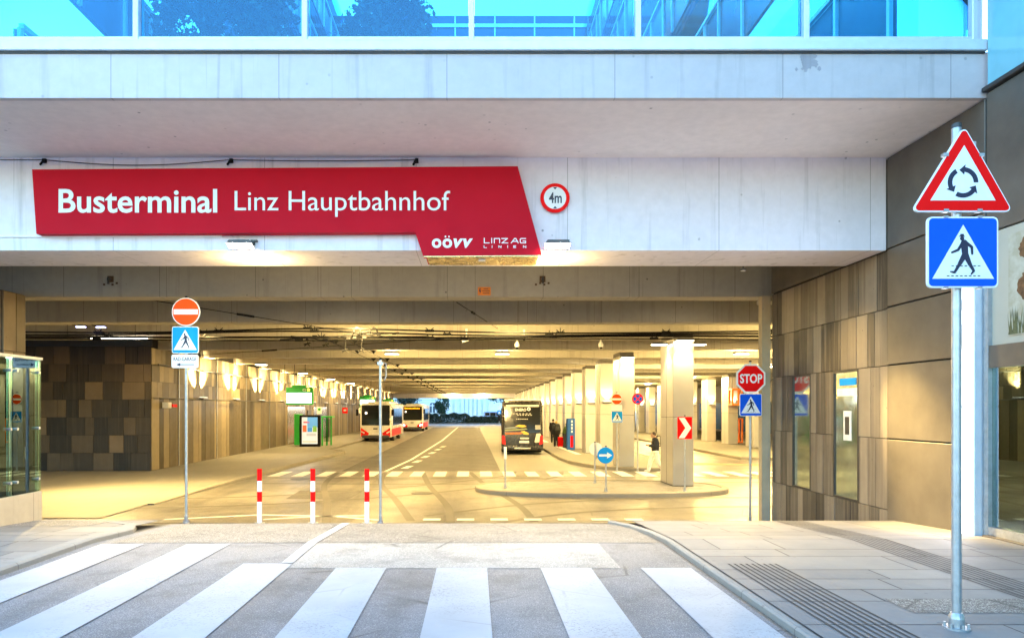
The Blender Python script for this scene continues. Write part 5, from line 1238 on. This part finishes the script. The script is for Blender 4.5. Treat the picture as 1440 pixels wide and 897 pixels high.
# ================================================================= VEGETATION
def leaves(mb, c, rx, ry, rz, n, size, rnd, clumps=26):
    cl = []
    while len(cl) < clumps:
        p = Vector((rnd.uniform(-1,1),rnd.uniform(-1,1),rnd.uniform(-1,1)))
        if p.length < 1: cl.append((p*.86, rnd.uniform(.16,.36), rnd.gauss(0,.12)))
    for k in range(n):
        p, r, tn = cl[rnd.randrange(clumps)]
        q = p+Vector((rnd.gauss(0,r*.55),rnd.gauss(0,r*.55),rnd.gauss(0,r*.55)))
        if q.length > 1.12: continue
        o = Vector((c[0]+q.x*rx, c[1]+q.y*ry, c[2]+q.z*rz)); s = size*rnd.uniform(.6,1.3)
        a = Vector((rnd.gauss(0,1),rnd.gauss(0,1),rnd.gauss(0,1))).normalized(); b = a.orthogonal().normalized(); b = Matrix.Rotation(rnd.uniform(0,6.28),3,a) @ b; d_ = a.cross(b)
        mb.tone = min(.99,max(.01,.4+tn+rnd.gauss(0,.16)))
        mb.add([o-b*s, o-d_*s*.5, o+b*s, o+d_*s*.5],[(0,1,2,3)])
def trunk(mb, base, top, r, rnd, nb, spread):
    mb.tube(base, top, r, r*.45, 9); b = Vector(base); t_ = Vector(top)
    for k in range(nb):
        p = b.lerp(t_, rnd.uniform(.45,.95)); q = p+Vector((rnd.uniform(-1,1)*spread,rnd.uniform(-1,1)*spread,rnd.uniform(.3,1)*spread)); mb.tube(p,q,r*.35,r*.1,6)
M['bark'] = paint('bark',(.07,.055,.04),.9,0,.3,9)
def tree(name, label, cat, base, cz, rx, ry, rz, n, size, col, seed, r=.12, group=None, hd=None):
    t = thing(name, label, cat, base, group); rnd = random.Random(seed); mb = MB()
    leaves(mb, (base[0],base[1],cz), rx, ry, rz, n, size, rnd); obj('crown', mb, leafmat('leaves '+str(seed), col), t)
    mb = MB(); trunk(mb, base, (base[0]+.1,base[1],cz+rz*.5), r, rnd, 9, min(rx,rz)*.8); obj('trunk', mb, M['bark'], t, True); return t
# trees reflected in the glazing, built behind it as solid stand-ins
tree('tree', 'wide dark tree behind the second glass panel from the left', 'tree', (X(300,14.5),14.5,5.96), 9.7, 1.52, 1.4, 1.9, 9500, .085, (.014,.035,.02), 21, .1, 'roof trees')
tree('tree', 'narrower dark tree behind the third glass panel from the left', 'tree', (X(533,15),15,5.96), 9.9, 1.12, 1.1, 1.9, 8000, .085, (.014,.035,.02), 22, .1, 'roof trees')
# far trees
tree('topiary_tree', 'slim clipped cypress before the pale far building', 'tree', (X(622,126),126,FL+.14), 2.45, 1.35, 1.35, 2.2, 3200, .16, (.03,.07,.03), 23, .1)
tree('tree', 'broad leafy tree overhanging the exit at right above the coach', 'tree', (X(712,124),124,FL+.14), 5.2, 4.2, 3.2, 3.4, 5200, .2, (.05,.11,.03), 24, .22)
tree('tree', 'dark tree at the left of the exit behind the far bus', 'tree', (X(573,126),126,FL+.14), 4.4, 3.1, 3, 3.4, 4200, .2, (.018,.035,.02), 25, .2)
for i, (a, b, h, lab) in enumerate(((588,618,1.75,'left dark clipped hedge at the far kerb'),(617,662,1.75,'middle dark clipped hedge below the cypress'),(655,682,1.2,'lower right hedge before the parked van'),(676,712,1.25,'rightmost hedge beside the coach'))):
    d = 121+.5*i; rnd = random.Random(60+i); mb = MB(); x0, x1 = X(a,d), X(b,d)
    for k in range(2600):
        u = rnd.random(); x = x0+(x1-x0)*u; top = h*(1-.35*abs(2*u-1)**4)*(.93+.07*math.sin(u*17)); z = FL+.14+top*(1-rnd.random()**2); y = d+rnd.uniform(-.8,.8)
        o = Vector((x,y,z)); a_ = Vector((rnd.gauss(0,1),rnd.gauss(0,1),rnd.gauss(0,1))).normalized(); b_ = a_.orthogonal().normalized(); c_ = a_.cross(b_); s = rnd.uniform(.1,.2); mb.tone = min(.99,max(.01,rnd.gauss(.4,.2))); mb.add([o-b_*s,o-c_*s*.6,o+b_*s,o+c_*s*.6],[(0,1,2,3)])
    t = thing('hedge', lab, 'hedge', ((x0+x1)/2,d,FL+.14), 'hedges along the far street'); obj('foliage', mb, leafmat('hedge leaves', (.022,.042,.02)), t)
    mb = MB()
    for k in range(6): mb.tube((x0+(x1-x0)*(k+.5)/6,d,FL+.14),(x0+(x1-x0)*(k+.5)/6,d,FL+h*.7),.05,.03,6)
    obj('stem', mb, M['bark'], t)
# far building
t = thing('far_building', 'pale classical building with pilasters and arched window across the far street', 'building', (0,140,FL)); fx = lambda px: X(px,140)
mb = MB(); mb.box(-40,30,140,152,FL,18); obj('wall', mb, paint('pale render',(.78,.79,.79),.8,0,.12,1), t)
mb = MB(); a, b = fx(604), fx(612); zt = Z(570,140)
n = 12; o_ = [(a,Z(580,140)),(b,Z(580,140)),(b,zt)]+[((a+b)/2+(b-a)/2*math.cos(R(180*k/n)),zt+(b-a)/2*math.sin(R(180*k/n))) for k in range(1,n)]+[(a,zt)]
mb.flat(o_,139.93,139.99); w = obj('window', mb, paint('far window glass',(.10,.13,.16),.1), t)
mb = MB(); mb.box((a+b)/2-.07,(a+b)/2+.07,139.86,139.925,Z(580,140),zt+.4); mb.box(a,b,139.87,139.925,zt-.1,zt+.05); mb.box(a-.15,a,139.84,139.98,Z(580,140),zt); mb.box(b,b+.15,139.84,139.98,Z(580,140),zt); obj('frame', mb, M['white'], w)
for k, px in enumerate((634,641,650,656,662,668,674,681,689)):
    mb = MB(); mb.rbox(fx(px)-.28,fx(px)+.28,139.7,139.98,FL+.5,17,.03,1); obj('pilaster', mb, M['white'], t)
mb = MB()
for k in range(14): mb.box(fx(588),fx(628),139.96,139.99,FL+1+k*.55,FL+1.04+k*.55)
obj('rustication', mb, M['steel'], t)
t = thing('sign_post', 'far post with small blue sign and dark signal box left of the coach', 'sign post', (X(702,117),117,FL)); d = 117; px = X(702,d); pole(t, px, d, FL, Z(572,d), .05, 'steel', False)
mb = MB(); mb.flat(rrect(px,Z(579.5,d),.62,.62,.05),d-.1,d-.07); obj('crossing_sign', mb, M['signcyan'], t); mb = MB(); mb.flat([(px-.2,Z(579.5,d)-.2),(px+.2,Z(579.5,d)-.2),(px,Z(579.5,d)+.2)],d-.105,d-.101); obj('white_triangle', mb, M['signwhite'], t)
mb = MB(); mb.rbox(px-.2,px+.16,d-.3,d-.11,Z(592,d),Z(583.5,d),.02,1); obj('signal_box', mb, M['black'], t); mb = MB(); mb.flat(circ(px,Z(573,d),.24,16),d-.1,d-.06); obj('round_sign', mb, M['offwhite'], t)

# ================================================================= PEOPLE
def cap3(bm, a, b, r0, r1):
    a = Vector(a); b = Vector(b); d = b-a
    if d.length > 1e-4:
        q = d.to_track_quat('Z','Y').to_matrix().to_4x4(); Mx = Matrix.Translation((a+b)/2) @ q
        bmesh.ops.create_cone(bm, cap_ends=True, segments=14, radius1=r0, radius2=r1, depth=d.length, matrix=Mx)
    bmesh.ops.create_icosphere(bm, subdivisions=2, radius=r0, matrix=Matrix.Translation(a)); bmesh.ops.create_icosphere(bm, subdivisions=2, radius=r1, matrix=Matrix.Translation(b))
def ell3(bm, c, rx, ry, rz): bmesh.ops.create_icosphere(bm, subdivisions=3, radius=1, matrix=Matrix.Translation(c) @ Matrix.Diagonal((rx,ry,rz,1)))
def blob(name, build, mat, parent, voxel=.014):
    bm = bmesh.new(); build(bm); me = bpy.data.meshes.new(name); bm.to_mesh(me); bm.free(); me.materials.append(mat)
    o = bpy.data.objects.new(name, me); COL.objects.link(o)
    if parent is not None: o.parent = parent
    md = o.modifiers.new('join','REMESH'); md.mode = 'VOXEL'; md.voxel_size = voxel; md.use_smooth_shade = True
    ms = o.modifiers.new('soft','SMOOTH'); ms.factor = .5; ms.iterations = 3; return o
def person(label, loc, rotz, H, J, cols, pack=None, hairlen=0):
    """figure facing -Y before rotation; J holds joints in units of body height"""
    t = thing('person', label, 'person', loc, 'people on the platforms'); t.rotation_euler.z = rotz; k = H
    V = {a: Vector(b)*k for a, b in J.items()}
    skin = paint('skin', (.46,.27,.18), .55)
    hd = V['head']
    def body(bm):
        ell3(bm, hd, .046*k,.056*k,.066*k); ell3(bm, hd+Vector((0,-.058,-.008))*k, .009*k,.012*k,.013*k)
        ell3(bm, hd+Vector((0,-.040,-.048))*k, .026*k,.020*k,.018*k)
        for s in (-1,1): ell3(bm, hd+Vector((s*.047,.004,-.004))*k, .008*k,.012*k,.018*k)
        cap3(bm, V['neck'], hd-Vector((0,0,.03))*k, .032*k, .030*k)
        cap3(bm, V['chest']+Vector((-.03*k,0,0)), V['pelvis']+Vector((-.03*k,0,0)), .075*k, .070*k); cap3(bm, V['chest']+Vector((.03*k,0,0)), V['pelvis']+Vector((.03*k,0,0)), .075*k, .070*k)
        cap3(bm, V['neck'], V['chest'], .04*k, .08*k)
        for s in 'lr':
            cap3(bm, V['sh'+s], V['chest'], .042*k, .06*k); cap3(bm, V['sh'+s], V['el'+s], .036*k, .027*k); cap3(bm, V['el'+s], V['wr'+s], .027*k, .018*k)
            cap3(bm, V['pelvis'], V['hip'+s], .06*k, .062*k); cap3(bm, V['hip'+s], V['kn'+s], .060*k, .038*k); cap3(bm, V['kn'+s], V['an'+s], .038*k, .022*k); cap3(bm, V['an'+s], V['toe'+s], .022*k, .018*k)
            w = V['wr'+s]; dr = (w-V['el'+s]).normalized(); sd = dr.cross(Vector((0,1,.2))).normalized(); nn = dr.cross(sd)
            cap3(bm, w, w+dr*.045*k, .018*k, .020*k)
            for i, (o_, ln) in enumerate(((-.016,.040),(-.0055,.047),(.0055,.044),(.016,.034))):
                p = w+dr*.055*k+sd*o_*k; m_ = p+dr*ln*.55*k; cap3(bm, p, m_, .0058*k,.0052*k); cap3(bm, m_, m_+(dr*.8+nn*.6)*ln*.5*k, .0052*k,.0045*k)
            p = w+dr*.02*k-sd*.018*k; cap3(bm, p, p+(dr*.6-sd*.7).normalized()*.03*k, .007*k,.006*k)
    blob('body', body, skin, t, .0085)
    def jacket(bm):
        e = .012*k
        for sx in (-.034,.034): cap3(bm, V['chest']+Vector((sx*k,0,0)), V['pelvis']+Vector((sx*k,0,.02*k)), .078*k+e, .072*k+e)
        cap3(bm, V['neck']-Vector((0,0,.02*k)), V['chest'], .042*k+e, .07*k+e)
        for s in 'lr':
            cap3(bm, V['sh'+s], V['chest'], .042*k+e, .06*k+e); cap3(bm, V['sh'+s], V['el'+s], .036*k+e, .030*k+e); cap3(bm, V['el'+s], V['el'+s].lerp(V['wr'+s],.94), .028*k+e, .022*k+e)
    blob('jacket', jacket, paint('jacket cloth', cols[0], .8, 0, .25, 9), t)
    def trousers(bm):
        e = .012*k
        for s in 'lr':
            cap3(bm, V['pelvis'], V['hip'+s], .068*k+e*.4, .064*k+e); cap3(bm, V['hip'+s], V['kn'+s], .060*k+e, .042*k+e); cap3(bm, V['kn'+s], V['kn'+s].lerp(V['an'+s],.93), .042*k+e, .033*k+e)
    blob('trousers', trousers, paint('trouser cloth', cols[1], .8, 0, .2, 9), t)
    for s in 'lr':
        def shoe(bm): cap3(bm, V['an'+s]-Vector((0,0,.012*k)), V['toe'+s], .030*k, .024*k); cap3(bm, V['an'+s]-Vector((0,0,.02*k)), V['an'+s]+Vector((0,.02*k,-.018*k)), .026*k,.024*k)
        blob('shoe', shoe, paint('shoe', cols[2], .6), t)
    def hair(bm):
        ell3(bm, hd+Vector((0,.014,.020))*k, .052*k,.056*k,.058*k)
        if hairlen: cap3(bm, hd+Vector((0,.035,.0))*k, hd+Vector((0,.045,-hairlen))*k, .046*k,.03*k)
    blob('hair', hair, paint('hair', cols[3], .6, 0, .3, 30), t)
    for s in (-1,1):
        mb = MB(); mb.sphere(hd+Vector((s*.018,-.052,.004))*k, .006*k,.004*k,.005*k,1); o = obj('eye', mb, M['signdark']); o.parent = t
    return t, V
STAND = dict(head=(0,-.012,.925), neck=(0,.0,.845), chest=(0,.005,.73), pelvis=(0,.0,.54), shl=(-.105,0,.80), shr=(.105,0,.80), ell=(-.135,.02,.63), elr=(.135,.02,.63), wrl=(-.13,-.03,.49), wrr=(.13,-.03,.49),
    hipl=(-.05,0,.51), hipr=(.05,0,.51), knl=(-.055,-.01,.28), knr=(.055,-.01,.28), anl=(-.06,.01,.045), anr=(.06,.01,.045), toel=(-.065,-.085,.026), toer=(.065,-.085,.026))
WALKJ = dict(STAND, head=(0,-.045,.915), ell=(-.125,-.01,.64), wrl=(-.06,-.13,.66), elr=(.125,-.01,.64), wrr=(.05,-.14,.665), knl=(-.05,-.10,.29), anl=(-.05,-.15,.06), toel=(-.05,-.235,.05), knr=(.05,.05,.28), anr=(.05,.17,.085), toer=(.05,.11,.028))
LEAN = dict(STAND, head=(0,-.10,.87), neck=(0,-.07,.80), chest=(0,-.045,.70), shl=(-.105,-.05,.77), shr=(.105,-.05,.77), ell=(-.14,-.10,.62), elr=(.14,-.10,.62), wrl=(-.09,-.21,.60), wrr=(.09,-.21,.60))
wp = (7.22,28.5,FL)
t, V = person('person in dark jacket and white trousers walking left looking at a phone', wp, R(-90), 1.66, WALKJ, ((.02,.022,.03),(.70,.68,.62),(.6,.58,.55),(.05,.03,.02)))
def atp(loc, rot, v): return Vector(loc)+Matrix.Rotation(rot,3,'Z') @ Vector(v)
def backpack(label, loc, rot, H, col):
    b = thing('backpack', label, 'backpack', atp(loc,rot,(0,.20*H,.62*H)), 'backpacks'); b.rotation_euler.z = rot
    mb = MB(); mb.rbox(-.15,.15,-.11,.07,0,.46,.05,3); o = obj('bag', mb, paint('backpack cloth', col, .8, 0, .2, 12)); o.parent = b
    mb = MB(); mb.rbox(-.11,.11,.06,.12,.04,.24,.025,2); o = obj('pocket', mb, paint('backpack pocket', tuple(min(1,c_*1.5) for c_ in col), .8)); o.parent = b
    mb = MB()
    for s in (-.09,.09): mb.path([(s,-.10,.43),(s,-.22,.46),(s*1.1,-.36,.36),(s*1.1,-.34,.12),(s,-.12,.04)],.018,6)
    o = obj('strap', mb, paint('strap', (.02,.02,.02), .8)); o.parent = b
backpack('black backpack worn by the walker in white trousers', wp, R(-90), 1.66, (.018,.018,.02))
ph = thing('phone', 'dark phone held by the walker in white trousers', 'phone', atp(wp,R(-90),(0,-.28,1.10))); ph.rotation_euler = (R(50),0,R(-90)); mb = MB(); mb.rbox(-.037,.037,-.005,.005,-.075,.075,.004,2); o = obj('case', mb, M['black']); o.parent = ph; mb = MB(); mb.box(-.033,.033,-.0062,-.0054,-.07,.07); o = obj('screen', mb, M['busglass']); o.parent = ph
q1, q2, q3 = (5.66,51.5,PG), (5.28,46.2,PG), (5.62,44.6,PG)
person('person in black jacket standing farthest back beside the coach', q1, R(160), 1.72, STAND, ((.02,.02,.024),(.03,.03,.04),(.03,.03,.03),(.02,.015,.012)))
person('blond person in dark clothes with a backpack facing away near the red suitcase', q2, R(185), 1.66, STAND, ((.03,.035,.04),(.025,.025,.03),(.04,.04,.04),(.55,.36,.10)), hairlen=.05)
backpack('grey backpack on the blond person near the red suitcase', q2, R(185), 1.66, (.07,.08,.08))
person('person in green jacket leaning forward beside the blue information board', q3, R(75), 1.66, LEAN, ((.10,.17,.05),(.05,.055,.06),(.05,.05,.05),(.025,.02,.015)))
x, y = X(788.7,45.2), 45.2; t = thing('suitcase', 'bright red upright suitcase at the feet of the waiting travellers', 'suitcase', (x,y,PG))
mb = MB(); mb.rbox(x-.19,x+.19,y-.12,y+.12,PG+.06,PG+.66,.04,3); obj('shell', mb, M['signred'], t, True)
mb = MB(); mb.path([(x-.1,y+.08,PG+.66),(x-.1,y+.08,PG+.9),(x+.1,y+.08,PG+.9),(x+.1,y+.08,PG+.66)],.012,6); obj('handle', mb, M['darkmetal'], t)
for sx in (-.14,.14): mb = MB(); mb.tube((x+sx-.02,y-.06,PG+.03),(x+sx+.02,y-.06,PG+.03),.03,n=10); obj('wheel', mb, M['black'], t)
# warm wall spot by the metal panels: fill lamp added behind the fascia beam
t = thing('fill_downlight', 'recessed downlight under the fascia beam beside the stone planks', 'lamp', (4.6,12.2,3.98)); mb = MB(); mb.lathe((4.6,12.2,3.955),[(.05,0),(.06,.028)],16); mb.tube((4.6,12.2,3.983),(4.6,12.2,4.78),.012); obj('housing', mb, M['fixture'], t); mb = MB(); mb.lathe((4.6,12.2,3.945),[(.04,0),(.04,.008)],16); obj('lens', mb, M['offwhite'], t)
spot('fill_beam', (4.62,12.1,3.9), (4.9,9.6,0), DOWN*3, 80, 1, WARM2, .05)
spot('fill_beam', (4.62,12.2,3.9), (6.3,11.4,.4), DOWN, 90, .9, WARM2, .05)
spot('fill_beam', (4.6,12.15,3.9), (6.25,9.7,.55), DOWN2, 32, 1, WARM2, .05)
area('shop_light', (7.6,6.5,2.9), SHOP, 1.5,3, (.8,1,.75))
spot('billboard_light', (5.2,7.6,4.6), (6.3,7.8,2.9), BILL, 80, .9, WARM2, .1) if BILL else None
# ================================================================= SKY, SUN, CAMERA
w = bpy.data.worlds.new('World'); sc.world = w; w.use_nodes = True; nt = w.node_tree; bg = nt.nodes['Background']
sky = nt.nodes.new('ShaderNodeTexSky'); sky.sky_type = 'NISHITA'; sky.sun_disc = False
sky.sun_elevation = R(SUNEL); sky.sun_rotation = R(SUNROT); sky.air_density = 1.0; sky.dust_density = .4; sky.ozone_density = 2.9
nt.links.new(sky.outputs[0], bg.inputs[0]); bg.inputs[1].default_value = SKY
l = bpy.data.lights.new('sun','SUN'); l.energy = SUNS; l.angle = R(12); l.color = (1,.9,.78); o = bpy.data.objects.new('sun', l); COL.objects.link(o)
# sun_rotation turns clockwise from +Y
sd = Vector((math.sin(R(SUNROT))*math.cos(R(SUNEL)), math.cos(R(SUNROT))*math.cos(R(SUNEL)), math.sin(R(SUNEL))))
o.rotation_euler = (-sd).to_track_quat('-Z','Y').to_euler(); o.location = (0,0,40)
cam = bpy.data.cameras.new('camera'); co = bpy.data.objects.new('camera', cam); COL.objects.link(co); sc.camera = co
co.location = (0,0,CH); co.rotation_euler = (R(90),0,0); cam.sensor_width = 36; cam.lens = 25.0
cam.shift_x = (720-VX)/1440; cam.shift_y = (HY-448.5)/1440; cam.clip_end = 3000; cam.clip_start = .05
vs = sc.view_settings; vs.view_transform = 'Standard'; vs.look = 'None'; vs.exposure = EXPO; vs.gamma = 1; vs.use_curve_mapping = False
sc.cycles.use_denoising = True
sc.cycles.max_bounces = 7; sc.cycles.diffuse_bounces = 4; sc.cycles.glossy_bounces = 3; sc.cycles.transparent_max_bounces = 8
sc.cycles.sample_clamp_indirect = 8; sc.cycles.caustics_reflective = False; sc.cycles.caustics_refractive = False
